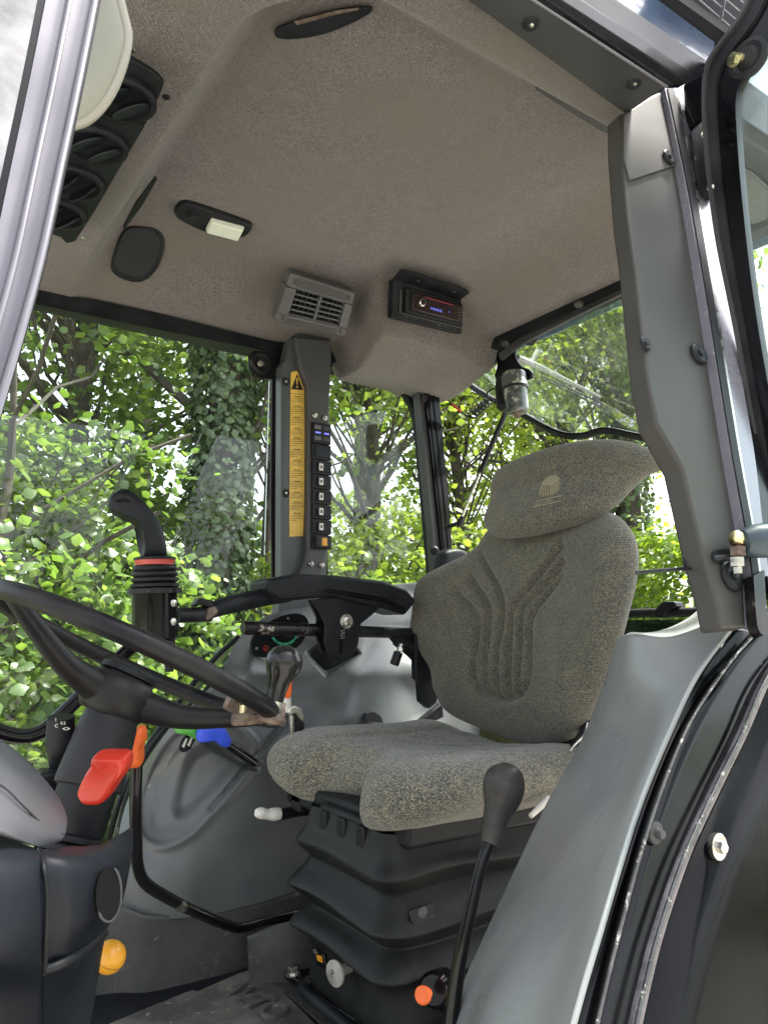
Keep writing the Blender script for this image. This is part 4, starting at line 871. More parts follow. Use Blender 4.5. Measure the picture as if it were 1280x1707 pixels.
rt_=min(ring,key=lambda p:(p-CAM).angle(ray(466,1205)))
i0=ring.index(rt_); tg=(ring[(i0+1)%72]-ring[i0-1]).normalized()
lathe('rim_clamp',rimp-tg*.014,tg,[(0,RR+.003),(.028,RR+.003)],RUST,sk_,sides=20)
box('clamp_plate',ND(400,1180,rd+.01),(.032,.004,.010),RUST,sk_,ax=(V((.78,.5,-.35)).normalized(),V((-.2,.8,.2)).normalized(),V((.35,-.1,.9)).normalized()))
box('clamp_plate',ND(413,1199,rd-.02),(.020,.006,.007),RUST,sk_)
tube('clamp_bolt',[ND(404,1178,rd-.012),ND(403,1204,rd-.018)],.005,BRASS,sk_,spline=False)
sc_=thing('steering_column','thick black steering column below the wheel','steering column',W(120,1400,Y=.85))
dn=(ND(125,1380,1.02)-hub).normalized()
u_,v_,_=axes(dn)
lathe('column_sleeve',hub+dn*.02,dn,[(0,.030),(.02,.035),(.085,.040),(.094,.040),(.096,.036)],RUB,sc_,sides=40)
lathe('column_tube',hub+dn*.115,dn,[(-.02,.035),(.05,.034),(.056,.030)],BLK,sc_,sides=40)
e_=hub+dn*.166
for k,(a,r) in enumerate(((0,.036),(.010,.039),(.020,.043),(.030,.047),(.040,.052),(.050,.058),(.060,.064))):
    lathe('boot_fold',e_+dn*a,dn*(1),[(0,r-.008),(.003,r),(.009,r),(.012,r-.008)],RUB,sc_,sides=36,angle=60)
st=thing('indicator_stalk','black indicator stalk with white symbols left of the steering column','stalk',W(95,1285,Y=.95))
a,b,c=ND(96,1288,1.08),ND(100,1240,1.06),ND(102,1196,1.05)
tube('stalk',[a,a.lerp(b,.6),b,c],[.010,.013,.017,.016],BLK,st,sides=22)
tube('twist_cap',[b.lerp(c,.75),c+(c-b)*.02],[.0165,.015],NAVY,st,spline=False,sides=22)
exs=RT; 
for s_,x,y,z in (('1',91,1203,.006),('C',91,1213,.006),('0.2',101,1208,.005),('<>',104,1219,.008)):
    text('printed_symbol',s_,ND(x,y,1.028),RT,UP,z,WHITE,st)
box('stalk_mount',ND(88,1302,1.07),(.02,.02,.014),BLK,st,bevel=.005)
rl_=thing('tilt_lever','chunky red plastic tilt lever on the steering column','lever',W(160,1335,Y=.85))
O0=ND(178,1292,.93); 
def l2(x,y): q=ray(x,y).normalized(); t=(O0-CAM).dot(FW)/q.dot(FW); p=CAM+q*t-O0; return (p.dot(RT),p.dot(UP))
pillow('grip',[l2(x,y) for x,y in [(164,1254),(190,1252),(214,1254),(219,1268),(214,1284),(200,1304),(186,1325),(172,1335),(148,1334),(138,1322),(138,1310),(150,1284),(160,1268)]],O0,RT,UP,-FW,.022,RED,rl_,p=9,q=2.6,rings=20,seg=16)
pillow('grip_face',[l2(x,y) for x,y in [(168,1257),(190,1255),(212,1257),(213,1266),(206,1272),(190,1268),(172,1274),(167,1268)]],O0-FW*.0165,RT,UP,-FW,.006,RED,rl_,p=5,rings=10,seg=12)
# orange shifter with its long bent rod
os_=thing('shift_lever','long black bent rod lever with an orange handle running across the console','lever',W(228,1270,Y=1.1))
pts=[(228,1262,1.12),(226,1330,1.13),(227,1400,1.15),(230,1445,1.17),(245,1475,1.19),(290,1503,1.23),(340,1527,1.28),(385,1545,1.31),(405,1547,1.32),(440,1538,1.34),(495,1525,1.36)]
tube('rod',[W(x,y,Y=Y_) for x,y,Y_ in pts],.0088,BLKG,os_,n=10,sides=18)
tube('bare_patch',[W(x,y,Y=Y_-.0005) for x,y,Y_ in [(276,1495,1.215),(300,1509,1.24),(322,1519,1.262)]],[.003,.0092,.003],STEEL,os_,n=6)
O0=W(226,1248,Y=1.11)
pillow('handle',[l2(x,y) for x,y in [(214,1275),(214,1250),(220,1226),(232,1210),(240,1214),(242,1232),(237,1248),(236,1274),(226,1279)]],O0,RT,UP,-FW,.018,ORANGE,os_,p=5,rings=16,seg=16)
yb=thing('control_knob','yellow round knob peeking out behind the dash tower','knob',W(185,1626,Y=1.0))
c=W(183,1596,Y=1.0); rr=.019
lathe('ball',c,(.2,-.3,1),[(-rr*math.cos(a*math.pi/14),max(.0005,rr*math.sin(a*math.pi/14))) for a in range(15)],YELB,yb,sides=36,angle=90)
lathe('seam_ring',c,(.35,-.5,1),[(-.0006,rr+.0002),(.0006,rr+.0002)],M('worn seam',(.3,.15,.03),.6),yb,sides=40)
tube('knob_shaft',[c,c+V((-.06,.02,-.05))],.008,BLK,yb,spline=False)
# grab rail at far left
gb=thing('grab_rail','black bent grab rail behind the indicator stalk','rail',W(60,1235,Y=1.35))
tube('rail',[W(x,y,Y=Y_) for x,y,Y_ in [(-80,1190,1.5),(-20,1212,1.5),(20,1226,1.5),(55,1226,1.5),(85,1208,1.5),(130,1165,1.5),(185,1110,1.5),(240,1060,1.5)]],.0135,BLKG,gb,sides=18)
tube('seal_lip',[W(x,y,Y=Y_) for x,y,Y_ in [(-80,1182,1.485),(20,1217,1.485),(55,1217,1.485),(84,1200,1.485),(130,1157,1.485)]],.0035,RUB,gb,sides=10)
# ------------------------------------------------ joystick on its bracket
js=thing('joystick','black angled joystick with red ring on a bolted holder and curved bracket arm','joystick',W(258,1065,Y=1.35))
Y_=1.35
def JT(y): return W(258,y,Y=Y_)
s=(W(268,1000,Y=Y_)-W(258,1000,Y=Y_)).length/10
zz=lambda y: JT(y)
axj=(JT(960)-JT(1070)); L=axj.length; per=L/110
lathe('holder_can',JT(1064),axj,[(-.004,28*s),(0,36*s),(per*74,36*s),(per*74,36*s)],BLKG,js,sides=44)
lathe('holder_stub',JT(1078),axj,[(0,20*s),(per*14,22*s)],BLKM,js)
lathe('top_flange',JT(990),axj,[(0,44*s),(per*8,44*s),(per*9,42*s)],M('chipped flange',(.015,.015,.016),.35,var=(20,.4),wear=((.6,.58,.52),70,.62)),js,sides=44)
for k in range(4):
    lathe('bellows_fold',JT(981-9.5*k),axj,[(0,33*s),(per*2.5,(39-k*1.2)*s),(per*7,(39-k*1.2)*s),(per*9.5,33*s)],RUB,js,sides=44,angle=60)
lathe('red_ring',JT(944),axj,[(0,28*s),(per*2,31*s),(per*5,31*s),(per*10,33*s)],M('faded red ring',(.45,.07,.05),.4),js,sides=44)
lathe('ring_top',JT(934),axj,[(0,34*s),(per*4,34*s),(per*6,27*s)],RUB,js,sides=44)
st_=[(257,934,18),(257,905,18.5),(254,885,20),(246,868,21),(236,852,21),(222,842,20),(206,838,19),(192,834,14)]
O0=W(240,880,Y=Y_)
pillow('grip',[((W(x,y,Y=Y_)-O0).x,(W(x,y,Y=Y_)-O0).z) for x,y in [(238,930),(241,905),(237,886),(224,871),(206,863),(186,852),(180,840),(186,825),(204,815),(220,821),(238,836),(254,856),(268,880),(275,905),(276,930),(257,934)]],O0,V((1,0,0)),V((0,0,1)),V((0,-1,0)),.024,BLK,js,p=4,q=2,rings=20,seg=16,pb=4)
tube('thumb_rest',[W(192,832,Y=Y_-.022),W(206,828,Y=Y_-.023),W(218,836,Y=Y_-.022)],[.004,.007,.003],RUB,js)
for x,y in ((288,1006),(287,1037)): lathe('bolt',W(x,y,Y=Y_-.03),(.2,-1,0),[(-.01,.0068),(.003,.0068),(.004,.005)],STEEL,js,sides=16)
prism('clamp_flange',[W(x,y,Y=Y_-.024) for x,y in [(279,998),(298,998),(298,1058),(279,1060)]],(0,.02,0),BLKG,js,bevel=.004)
box('lower_block',W(276,1068,Y=Y_),(.014,.014,.012),BLKM,js)
jb=js
tube('stub_tube',[W(296,1026,Y=1.36),W(350,1024,Y=1.37)],13*s,BLKM,jb,spline=False,sides=20)
prism('weld_patch',[W(x,y,Y=1.352) for x,y in [(346,1014),(360,1010),(366,1020),(352,1034),(344,1034)]],(0,.03,0),RUST,jb,bevel=.004)
tube('arm_tube',[W(x,y,Y=Y2) for x,y,Y2 in [(345,1020,1.375),(370,1012,1.38),(405,1003,1.40),(445,995,1.42),(480,990,1.44)]],[14*s,15.5*s,17*s,17*s,16*s],BLK,jb,n=8,sides=24)
prism('clip',[W(x,y,Y=1.35) for x,y in [(324,1008),(333,997),(350,1000),(356,1010),(345,1012),(338,1006),(328,1012)]],(0,.025,0),BLKM,jb,bevel=.002)
tube('drop_rod',[W(282,1085,Y=1.36),W(282,1120,Y=1.36)],.008,BLK,jb,spline=False)
# ------------------------------------------------ armrest
am=thing('armrest','black folding armrest pad on a bolted bracket','armrest',W(580,1100,Y=1.42))
AY=1.37
ao=[(446,966),(500,956),(570,960),(640,968),(678,982),(694,1000),(692,1006),(676,1026),(640,1014),(590,1004),(560,994),(500,1000),(466,1000),(447,986)]
prism('pad',[W(x,y,Y=AY) for x,y in ao],(0,.09,0),BLK,am,bevel=.007)
for k in (0,1): prism('pad_groove',[W(x,y,Y=AY-.002) for x,y in [(470,991+4*k),(545,981+4*k),(640,996+5*k),(676,1014+5*k),(676,1016+5*k),(640,999+5*k),(545,983.5+4*k),(470,993.5+4*k)]],(0,.01,0),BLKG,am,bevel=0)
prism('bracket_plate',[W(x,y,Y=AY+.012) for x,y in [(516,1000),(560,996),(634,1012),(620,1026),(602,1040),(597,1076),(588,1096),(570,1102),(548,1092),(541,1070),(542,1040),(530,1018)]],(0,.006,0),BLK,am,bevel=.002)
prism('bracket_back',[W(x,y,Y=AY+.05) for x,y in [(514,1000),(560,1000),(552,1090),(536,1088),(526,1060),(528,1030)]],(0,.006,0),BLK,am,bevel=.002)
prism('slot',[W(x,y,Y=AY+.011) for x,y in [(566,1068),(572,1066),(571,1088),(565,1090)]],(0,.002,0),BLKG,am,bevel=0)
for k in range(4): prism('scale_mark',[W(x,y+k*4,Y=AY+.0105) for x,y in [(568,1052),(575,1050),(575,1051),(568,1053)]],(0,.001,0),STEEL,am,bevel=0)
lathe('washer',W(577,1036,Y=AY+.011),(0,-1,0),[(0,.0155),(.002,.0155)],STEEL,am,sides=30); lathe('bolt',W(577,1036,Y=AY+.008),(0,-1,0),[(0,.009),(.005,.009),(.006,.005),(.01,.005)],STEEL,am,sides=6,angle=20)
br=thing('armrest_bar','round bar with worn paint passing through the armrest bracket','bar',W(550,1060,Y=1.42))
tube('bar_worn_end',[W(405,1047,Y=1.40),W(408,1047,Y=1.40),W(545,1051,Y=1.41)],[.0125,.0135,.0135],WORN,br,spline=False,sides=24)
tube('bar_rear',[W(545,1051,Y=1.412),W(715,1057,Y=1.43)],.0125,BLKM,br,spline=False,sides=24)
sb=thing('seat_adjuster','black backrest hinge with a zinc ball joint left of the seat back','bracket',W(700,1180,Y=1.40))
prism('hinge_plate',[W(x,y,Y=1.40) for x,y in [(692,1056),(720,1060),(720,1110),(732,1150),(728,1172),(716,1182),(702,1170),(700,1138),(694,1132)]],(0,.02,0),BLK,sb,bevel=.003)
prism('lower_link',[W(x,y,Y=1.40) for x,y in [(738,1172),(740,1196),(700,1215),(688,1214)]],(0,.02,0),BLKM,sb,bevel=.003)
lathe('bolt',W(722,1125,Y=1.395),(-.2,-1,0),[(0,.010),(.008,.010),(.009,.006)],BLKM,sb,sides=18); lathe('bolt_socket',W(722,1125,Y=1.386),(-.2,-1,0),[(0,.005),(.001,.004)],STEEL,sb,sides=12)
tube('link_pin',[W(669,1074,Y=1.40),W(665,1086,Y=1.40)],.005,STEEL,sb,spline=False); lathe('nut',W(667,1083,Y=1.40),(-.2,0,-1),[(-.004,.008),(.004,.008)],STEEL,sb,sides=6,angle=20)
tube('rod_end',[W(664,1088,Y=1.40),W(657,1108,Y=1.40)],.0105,BLKM,sb,spline=False)
tube('link_body',[W(660,1068,Y=1.42),W(690,1085,Y=1.42),W(705,1105,Y=1.42)],[.012,.02,.018],BLK,sb)
prism('lug',[W(x,y,Y=1.41) for x,y in [(654,1062),(692,1062),(690,1070),(662,1072)]],(0,.02,0),BLK,sb,bevel=.002)
# ================================================ SEAT
se=thing('driver_seat','grey woven fabric driver seat with headrest on black rubber bellows','seat',(.87,1.18,1.09))
LE=math.radians(12); bo_=V((1.085,0,1.50)); ez=V((-math.cos(LE),0,math.sin(LE))); ey=V((math.sin(LE),0,math.cos(LE))); ex=V((0,-1,0))
def pj(x,y,o=bo_): p=W(x,y,P=(o,ez))-o; return (p.dot(ex),p.dot(ey))
BO=[(915, 858), (970, 856), (1028, 860), (1065, 884), (1086, 925), (1088, 980), (1076, 1040), (1060, 1092), (1040, 1140), (1012, 1188), (970, 1228), (915, 1242), (876, 1240), (821, 1222), (764, 1195), (746, 1160), (740, 1120), (720, 1070), (724, 1030), (732, 985), (761, 952), (806, 915), (830, 880), (872, 862)]
GR=[[(795,998),(822,1034),(823,1077),(820,1131),(832,1160),(861,1172),(890,1167),(913,1138),(917,1088),(920,1034),(969,973)],
[(814,973),(840,1016),(841,1059),(838,1124),(843,1160)],[(829,937),(858,987),(865,1023),(861,1066),(856,1095),(858,1165)],
[(969,923),(904,995),(881,1030),(879,1059),(876,1163)],[(973,951),(926,998),(901,1023),(897,1095),(890,1160)]]
GR=[[tuple(q) for q in cr([pj(x,y) for x,y in g],4)] for g in GR]
ctr=pj(868,1040)
def bdisp(x,y,r):
    xx=(x-ctr[0]); d=.055*min(1,(abs(xx)/.27))**2.4*math.exp(-((y-.22)/.28)**4)
    if r<1.01 and r>0:
        for k,g in enumerate(GR):
            dd=dseg(x,y,g); 
            if dd<.03: d-=.017*math.exp(-(dd/.0085)**2)
    d+=.004*math.sin(y*23+x*9)*math.sin(x*17)
    return d
pillow('backrest',[pj(x,y) for x,y in BO],bo_,ex,ey,ez,.055,SEATF,se,p=5,q=2.0,disp=bdisp,back=.9,rings=150,seg=90)
ho=bo_+ez*.062
def hj(x,y): return pj(x,y,ho)
HO=[(818,808),(826,790),(850,775),(900,757),(950,742),(1000,730),(1030,727),(1052,732),(1066,743),(1064,758),(1048,772),(1032,796),(1012,835),(985,866),(945,886),(900,899),(855,903),(832,895),(815,875),(817,845)]
def hdisp(x,y,r):
    c=hj(940,810); return -.03*max(0,(x-c[0]-.0)/.15)**2*1.0 -.02*((x-c[0]+.05)/.2)**2+.02*max(0,(c[1]-y)/.07)
hr=pillow('headrest',[hj(x,y) for x,y in HO],ho,ex,ey,ez,.04,SEATF,se,p=6,q=2.0,disp=hdisp,back=1.0,rings=50,seg=40)
# embroidered mark on the headrest
def hm(x,y,d=.0):
    r=ray(x,y); o=ho+ez*(.04+d); n=ez; q=V(o); 
    for _ in range(6):
        p=W(x,y,P=(q,n)); l=p-ho; h=.04*max(0,1-.25**6)**.5+hdisp(l.dot(ex),l.dot(ey),.3); q=ho+ez*(h+d)
    return W(x,y,P=(q,n))
def patch(name,poly,d,parent=None): 
    return prism(name,[hm(x,y,d) for x,y in poly],-ez*.002,PRINT,hr,bevel=0,smooth=False)
patch('embroidered_mark',cr([(898,824),(903,805),(914,794),(926,792),(930,796),(921,806),(912,810),(908,808),(903,812),(901,824)],4,True),.0015)
for k in range(4): patch('embroidered_mark',[(916+k*.6,810+k*4.4),(932-k*.3,796+k*5.2),(933-k*.6,799+k*5.4),(917+k*.6,812.5+k*4.4)],.0015)
for k in range(5): patch('embroidered_mark',[(903+k*4.2,812-(k%2)*4),(905.5+k*4.2,811-(k%2)*4),(906+k*4,827-k*.7),(903.5+k*4,828-k*.7)],.0015)
patch('embroidered_mark',[(892,835.5),(935,825),(936,826.6),(892,837)],.0015); patch('embroidered_mark',[(887,844.5),(934,834),(934,835.6),(887,846.2)],.0015)
exm=(hm(934,831,.002)-hm(890,842,.002)).normalized(); eym=exm.cross(-ray(912,836).normalized()); eym=-eym if eym.z<0 else eym
text('embroidered_letters','GRAMMER',hm(891,843.5,.002),exm,eym,.0068,PRINT,hr,ext=.0006,squeeze=1.35)
# cushion
def cz(X,Y):
    n=(Y-1.165)/.26
    return 0
co=V((0,0,1.475)); 
CO=[(.705,.915),(.670,.975),(.672,1.045),(.725,1.085),(.755,1.15),(.725,1.235),(.68,1.285),(.672,1.35),(.69,1.41),(.76,1.445),(.86,1.445),(1.0,1.43),(1.10,1.40),(1.13,1.3),(1.14,1.16),(1.13,1.0),(1.08,.915),(.98,.885),(.86,.88),(.76,.89)]
def cdisp(x,y,r):
    n=(y-1.16)/.26; h=.030*abs(n)**2.2
    h-=.012*math.exp(-((x-.95)/.16)**2-(n/.55)**2)
    h+=.02*ss((x-.95)/.2)*(abs(n)>0)*abs(n)
    f=max(0,(.80-x)/.13); h-=.014*f**2
    h-=.004*math.exp(-((abs(n)-.5)/.05)**2)*ss((x-.72)/.1)
    h+=.0016*math.sin(70*x+9*math.sin(11*y))*math.exp(-((x-.98)/.1)**2)*(1-abs(n))
    return h
pillow('seat_cushion',CO,co,V((1,0,0)),V((0,1,0)),V((0,0,1)),.062,SEATC,se,p=4.5,q=2.0,disp=cdisp,back=.75,rings=70,seg=44)
box('seat_pan',(.90,1.17,1.435),(.19,.20,.02),BLK,se,bevel=.008)
# suspension head under the cushion
box('slide_rail',(.88,1.02,1.425),(.17,.018,.02),BLKM,se); box('slide_rail',(.88,1.33,1.425),(.17,.018,.02),BLKM,se)
box('suspension_head',(.725,1.13,1.415),(.03,.085,.028),BLK,se,bevel=.008)
for yy in (1.07,1.13,1.19): box('head_rib',(.696,yy,1.412),(.008,.012,.022),BLK,se,bevel=.003)
# bellows
bc=(.885,1.130); prof=[(1.135,-.005),(1.15,0),(1.19,.0),(1.212,.006),(1.228,.034),(1.238,.036),(1.262,.002),(1.272,.0),(1.298,.040),(1.310,.042),(1.345,.006),(1.352,.004),(1.372,.026),(1.382,.028),(1.400,.012),(1.432,.002)]
prof2=[]; pp=cr(prof,4)
def rrect(hx,hy,r,n=14):
    out=[]
    for q,(sx,sy) in enumerate(((1,1),(-1,1),(-1,-1),(1,-1))):
        for k in range(n+1):
            a=math.pi/2*(q+k/n); out.append((sx*(hx-r)+r*math.cos(a),sy*(hy-r)+r*math.sin(a)))
        # side points
        nx=((1,1),(-1,1),(-1,-1),(1,-1))[(q+1)%4]; a=out[-1]; b=(nx[0]*(hx-r)+(r*math.cos(math.pi/2*(q+1))),nx[1]*(hy-r)+r*math.sin(math.pi/2*(q+1)))
        for k in range(1,10): out.append((a[0]+(b[0]-a[0])*k/10,a[1]+(b[1]-a[1])*k/10))
    return out
vs=[];fs=[]
for z,o in pp:
    rg=rrect(.188+o*.8,.137+o*.8,.035+o*.4)
    for k,(x,y) in enumerate(rg):
        sag=.005*math.sin(y*20+1)*math.exp(-((x+.24)/.06)**2)+.004*math.sin(x*21+z*30)
        vs.append(V((bc[0]+x,bc[1]+y,z+sag*(1 if o>.01 else .5))))
m=len(rg)
for i in range(len(pp)-1):
    for k in range(m): fs.append((i*m+k,i*m+(k+1)%m,(i+1)*m+(k+1)%m,(i+1)*m+k))
BEL=M('bellows rubber',(.010,.011,.0115),.40,bump=(800,.4),var=(9,.4),col2=(.022,.0235,.023),wear=((.07,.068,.06),38,.64))
blw=mk('bellows',vs,fs,BEL,se,recalc=True,angle=60)
tube('bellows_bead',[V((bc[0]+x,bc[1]+y,1.128)) for x,y in rrect(.198,.147,.04,6)],.009,BLK,se,spline=False,closed=True,sides=12)
bpl=prism('base_plate',[W(x,y,Z=1.102) for x,y in ((472,1620),(492,1606),(700,1560),(960,1640),(660,1745))],(0,0,-.012),BLKG,se,bevel=.003)
for x,y in ((488,1620),(611,1703)): 
    p=W(x,y,Z=1.108); lathe('washer',p-V((0,0,.006)),(0,0,1),[(0,.015),(.003,.015)],STEEL,bpl,sides=24); lathe('bolt',p-V((0,0,.003)),(0,0,1),[(0,.0095),(.010,.0095),(.012,.007)],STEEL,bpl,sides=6,angle=20)
FXp=bc[0]-.188
VGK=M('dull grey knob',(.26,.25,.22),.5,var=(30,.3))
kp=W(562,1622,X=FXp-.03); lathe('weight_knob',kp,(-1,-.2,0),[(-.03,.008),(0,.009),(.002,.019),(.006,.0195),(.007,.018)],VGK,blw,sides=32)
text('knob_symbol','P',kp+V((-.0085,.006,-.006)),(.2,-1,0),(0,0,1),.016,TRIMD,blw,ext=.0006)
prism('level_window',[W(x,y,X=FXp-.006) for x,y in [(523,1586),(540,1592),(543,1618),(526,1610)]],(.006,0,0),BLKG,blw)
prism('level_mark',[W(x,y,X=FXp-.0075) for x,y in [(527,1592),(536,1595),(537,1606),(529,1602)]],(.002,0,0),YELB,blw,bevel=0)
prism('level_frame',[W(x,y,X=FXp-.0075) for x,y in [(521,1584),(525,1583),(530,1590),(526,1592)]],(.002,0,0),STEEL,blw,bevel=0)
# embossed plate on the near face
NY=bc[1]-.137-.032
prism('embossed_plate',[W(x,y,Y=NY+.004) for x,y in [(681,1520),(722,1505),(725,1530),(688,1545)]],(0,.003,0),NAVY,blw,bevel=.001)
text('embossed_letters','GRAMMER',W(690,1541,Y=NY+.003),(1,0,.02),(0,0,1),.0085,TRIMD,blw,ext=.0006)
pillow('embossed_mark',[(.009*math.cos(a*math.pi/4),.009*math.sin(a*math.pi/4)) for a in range(8)],W(704,1522,Y=NY+.004),V((1,0,0)),V((0,0,1)),V((0,-1,0)),.001,TRIMD,blw,rings=4,seg=6)
# near side recliner hinge, belt bits
prism('recliner_plate',[W(x,y,Y=.93) for x,y in cr([(978,1200),(990,1164),(1004,1150),(1030,1150),(1030,1190),(1000,1200),(990,1215),(958,1250),(950,1258),(972,1222)],2,True)],(0,.012,0),BLKM,se,bevel=.002)
lathe('recliner_bolt',W(996,1178,Y=.925),(-.2,-1,0),[(0,.012),(.004,.011),(.008,.006)],STEEL,se,sides=10)
tube('recliner_wire',[W(x,y,Y=.92) for x,y in [(980,1205),(974,1225),(955,1245),(946,1258)]],.0025,STEEL,se)
tube('slide_handle',[W(x,y,Y=.875) for x,y in [(915,1330),(900,1346),(884,1361)]],[.0045,.005,.004],WHITE,se)
sl_=thing('seat_lever','grey tipped height lever poking out under the left front of the seat cushion','lever',W(470,1360,Y=1.33))
tube('lever_arm',[W(x,y,Y=1.36) for x,y in [(540,1350),(500,1352),(470,1358),(462,1360)]],.0105,BLK,sl_,sides=16)
tube('lever_tip',[W(x,y,Y=1.345) for x,y in [(466,1357),(456,1358),(445,1358),(434,1356),(427,1355)]],[.011,.012,.0095,.0105,.007],WHITE,sl_,n=5,sides=18)
bb_=thing('floor_bellows','small ribbed black rubber boot behind the seat bellows','rubber boot',W(495,1600,Y=1.42))
for k in range(5): lathe('boot_fold',W(492,1540+k*15,Y=1.44),(0,0,-1),[(0,.022),(.006,.030),(.011,.030),(.017,.022)],RUB,bb_,sides=24,angle=60)
orr=thing('orange_button','orange mushroom button in a black surround near the base of the gear lever','button',W(704,1665,Y=.93))
a=W(735,1645,Y=.945); b=W(703,1661,Y=.90); dv=(b-a).normalized(); L=(b-a).length
lathe('button',b-dv*.022,dv,[(0,.008),(.012,.008),(.014,.0115),(.018,.012),(.020,.010)],ORANGE,orr,sides=30)
lathe('button_surround',a,dv,[(-.01,.024),(L*.35,.024),(L*.42,.019)],BLKG,orr,sides=32)
for k in range(3): tube('housing_rib',[W(738,1630+k*10,Y=.95),W(800,1606+k*10,Y=1.0)],.0028,BLKG,orr,spline=False)
box('housing',(W(780,1640,Y=.99)),(.06,.03,.025),BLK,orr)
tube('floor_pipe',[V((FXp-.02,1.40,1.125)),V((FXp-.028,1.2,1.122)),V((FXp-.02,1.02,1.12)),V((FXp+.03,.985,1.12)),V((FXp+.12,.98,1.125))],.010,BLK,orr,n=8) if 0 else None
# gear lever by the seat
gl=thing('gear_lever','black gear lever with a large worn knob in front of the seat cushion','gear lever',W(735,1707,Y=.74))
kn=W(842,1303,Y=.74); 
q=[(842,1272,6),(842,1280,22),(841,1295,31),(839,1315,33),(835,1335,29),(829,1355,22),(824,1375,19),(820,1398,17),(817,1408,15)]
s=(W(850,1300,Y=.74)-W(840,1300,Y=.74)).length/10
tube('knob',[W(x,y,Y=.74) for x,y,r in q],[r*s*.76 for x,y,r in q],M('worn black knob',(.014,.0135,.014),.42,var=(14,.5),col2=(.07,.064,.06)),gl,n=6,sides=32)
tube('shaft',[W(x,y,Y=Y_) for x,y,Y_ in [(818,1400,.742),(800,1450,.745),(775,1560,.75),(760,1640,.755),(745,1760,.76)]],[.0068,.0072,.008,.009,.010],BLKG,gl,sides=20)
# ================================================ CEILING EQUIPMENT
dl=thing('dome_light','black dome lamp base with a milky rectangular lens on the ceiling','lamp',HL(350,360))
P0=HL(350,365); n0=HN(P0)
def hp(x,y,d=0): return W(x,y,P=(P0+n0*d,n0))
lmb=prism('lamp_base',[hp(x,y,.001) for x,y in cr([(290,352),(293,338),(306,330),(330,335),(380,352),(412,364),(421,370),(419,380),(405,389),(380,384),(340,378),(310,365)],3,True)],n0*.014,BLK,dl,bevel=.004,taper=.93)
prism('lens',[hp(x,y,.014) for x,y in [(352,361),(408,376),(398,395),(342,380)]],n0*.013,LENS,dl,bevel=.003,taper=.92)
lathe('socket',hp(321,359,.014),n0,[(0,.013),(.003,.013),(.003,.009),(.006,.009),(.006,.005)],RUB,lmb,sides=24)
spk=thing('speaker_cover','black rounded speaker grille near the front right ceiling corner','speaker',HL(228,420))
P0=HL(228,425); n0=HN(P0); 
so_=[(214,372),(240,371),(262,376),(273,390),(274,408),(266,436),(250,458),(230,467),(208,463),(188,452),(184,436),(192,405),(202,382)]
prism('surround',[hp(x,y,-.004) for x,y in cr(so_,4,True)],n0*.012,BLK,spk,bevel=.003,taper=.96)
prism('mesh_panel',[hp(228+(x-228)*.86,419+(y-419)*.87,.008) for x,y in cr(so_,4,True)],n0*.004,M('speaker mesh',(.022,.024,.026),.6,bump=(900,1)),spk,bevel=.001,taper=.97)
for x,y in ((229,381),(262,392),(196,447)): lathe('screw',hp(x,y,.012),n0,[(0,.004),(.002,.003)],BLKM,spk,sides=10)
hk=thing('coat_hook','small black round hook below the edge of the front vent band','hook',HL(236,345))
a=HL(222,352); lathe('peg',a+V((0,0,.01)),W(240,343,Y=1.55)-W(225,350,Y=1.55),[(0,.010),(.02,.010),(.024,.007)],BLK,hk)
prism('shadow_strip',[W(x,y,Z=2.545) for x,y in [(205,378),(225,340),(258,296),(262,300),(236,345),(208,382)]],(0,0,.006),BLK,hk)  # black strip drawn for the shadow line beside the vent band
# side air vent
va=thing('ceiling_vent','grey louvred air outlet above the switch pillar','air vent',W(520,555,Y=1.66))
qa=[W(484,453,Y=1.50),W(592,487,Y=1.50),W(574,560,Y=1.60),W(456,535,Y=1.60)]
nv=(qa[1]-qa[0]).cross(qa[3]-qa[0]).normalized(); nv=nv if nv.y<0 else -nv
def bq(u,v,d=0,q=None): q=q or qa; return q[0].lerp(q[1],u).lerp(q[3].lerp(q[2],u),v)+nv*d
VG=M('grey vent plastic',(.075,.077,.077),.5,bump=(900,.2),var=(6,.12))
def fr(u0,u1,v0,v1,d,th,name,mat,bev=.002,r=0): return prism(name,[bq(u0,v0,d),bq(u1,v0,d),bq(u1,v1,d),bq(u0,v1,d)],nv*th,mat,va,bevel=bev)
# outer body is four bars round the opening
U0,U1,V0,V1=.15,.88,.27,.80
fr(0,1,0,V0,-.03,.036,'vent_frame',VG,.006); fr(0,1,V1,1,-.03,.036,'vent_frame',VG,.006); fr(0,U0,V0,V1,-.03,.0355,'vent_frame',VG,.002); fr(U1,1,V0,V1,-.03,.0355,'vent_frame',VG,.002)
prism('vent_hollow',[bq(U0,V0,-.026),bq(U1,V0,-.026),bq(U1,V1,-.026),bq(U0,V1,-.026)],nv*.002,BLK,va,bevel=0)
for k in range(1,10): u=U0+(U1-U0)*k/10; fr(u-.004,u+.004,V0,V1,-.022,.012,'rear_vane',TRIMD,0)
for k in range(0,6): v=V0+(V1-V0)*k/5; fr(U0,U1,v-.016,v+.016,-.006,.006,'louvre',VG,.0008)
fr(.5,.53,V0,V1,-.002,.006,'centre_bar',VG,.0008)
for k in range(5): v=.05+.035*k; fr(.12,.88,v,v+.008,.006,.0015,'frame_rib',TRIM,0); 
for k in range(4): v=.86+.03*k; fr(.14,.86,v,v+.008,.006,.0015,'frame_rib',TRIM,0)
for u,v in ((.09,.13),(.91,.13),(.09,.88),(.91,.88)): fr(u-.02,u+.02,v-.05,v+.05,.006,.002,'corner_pad',TRIM,.001)
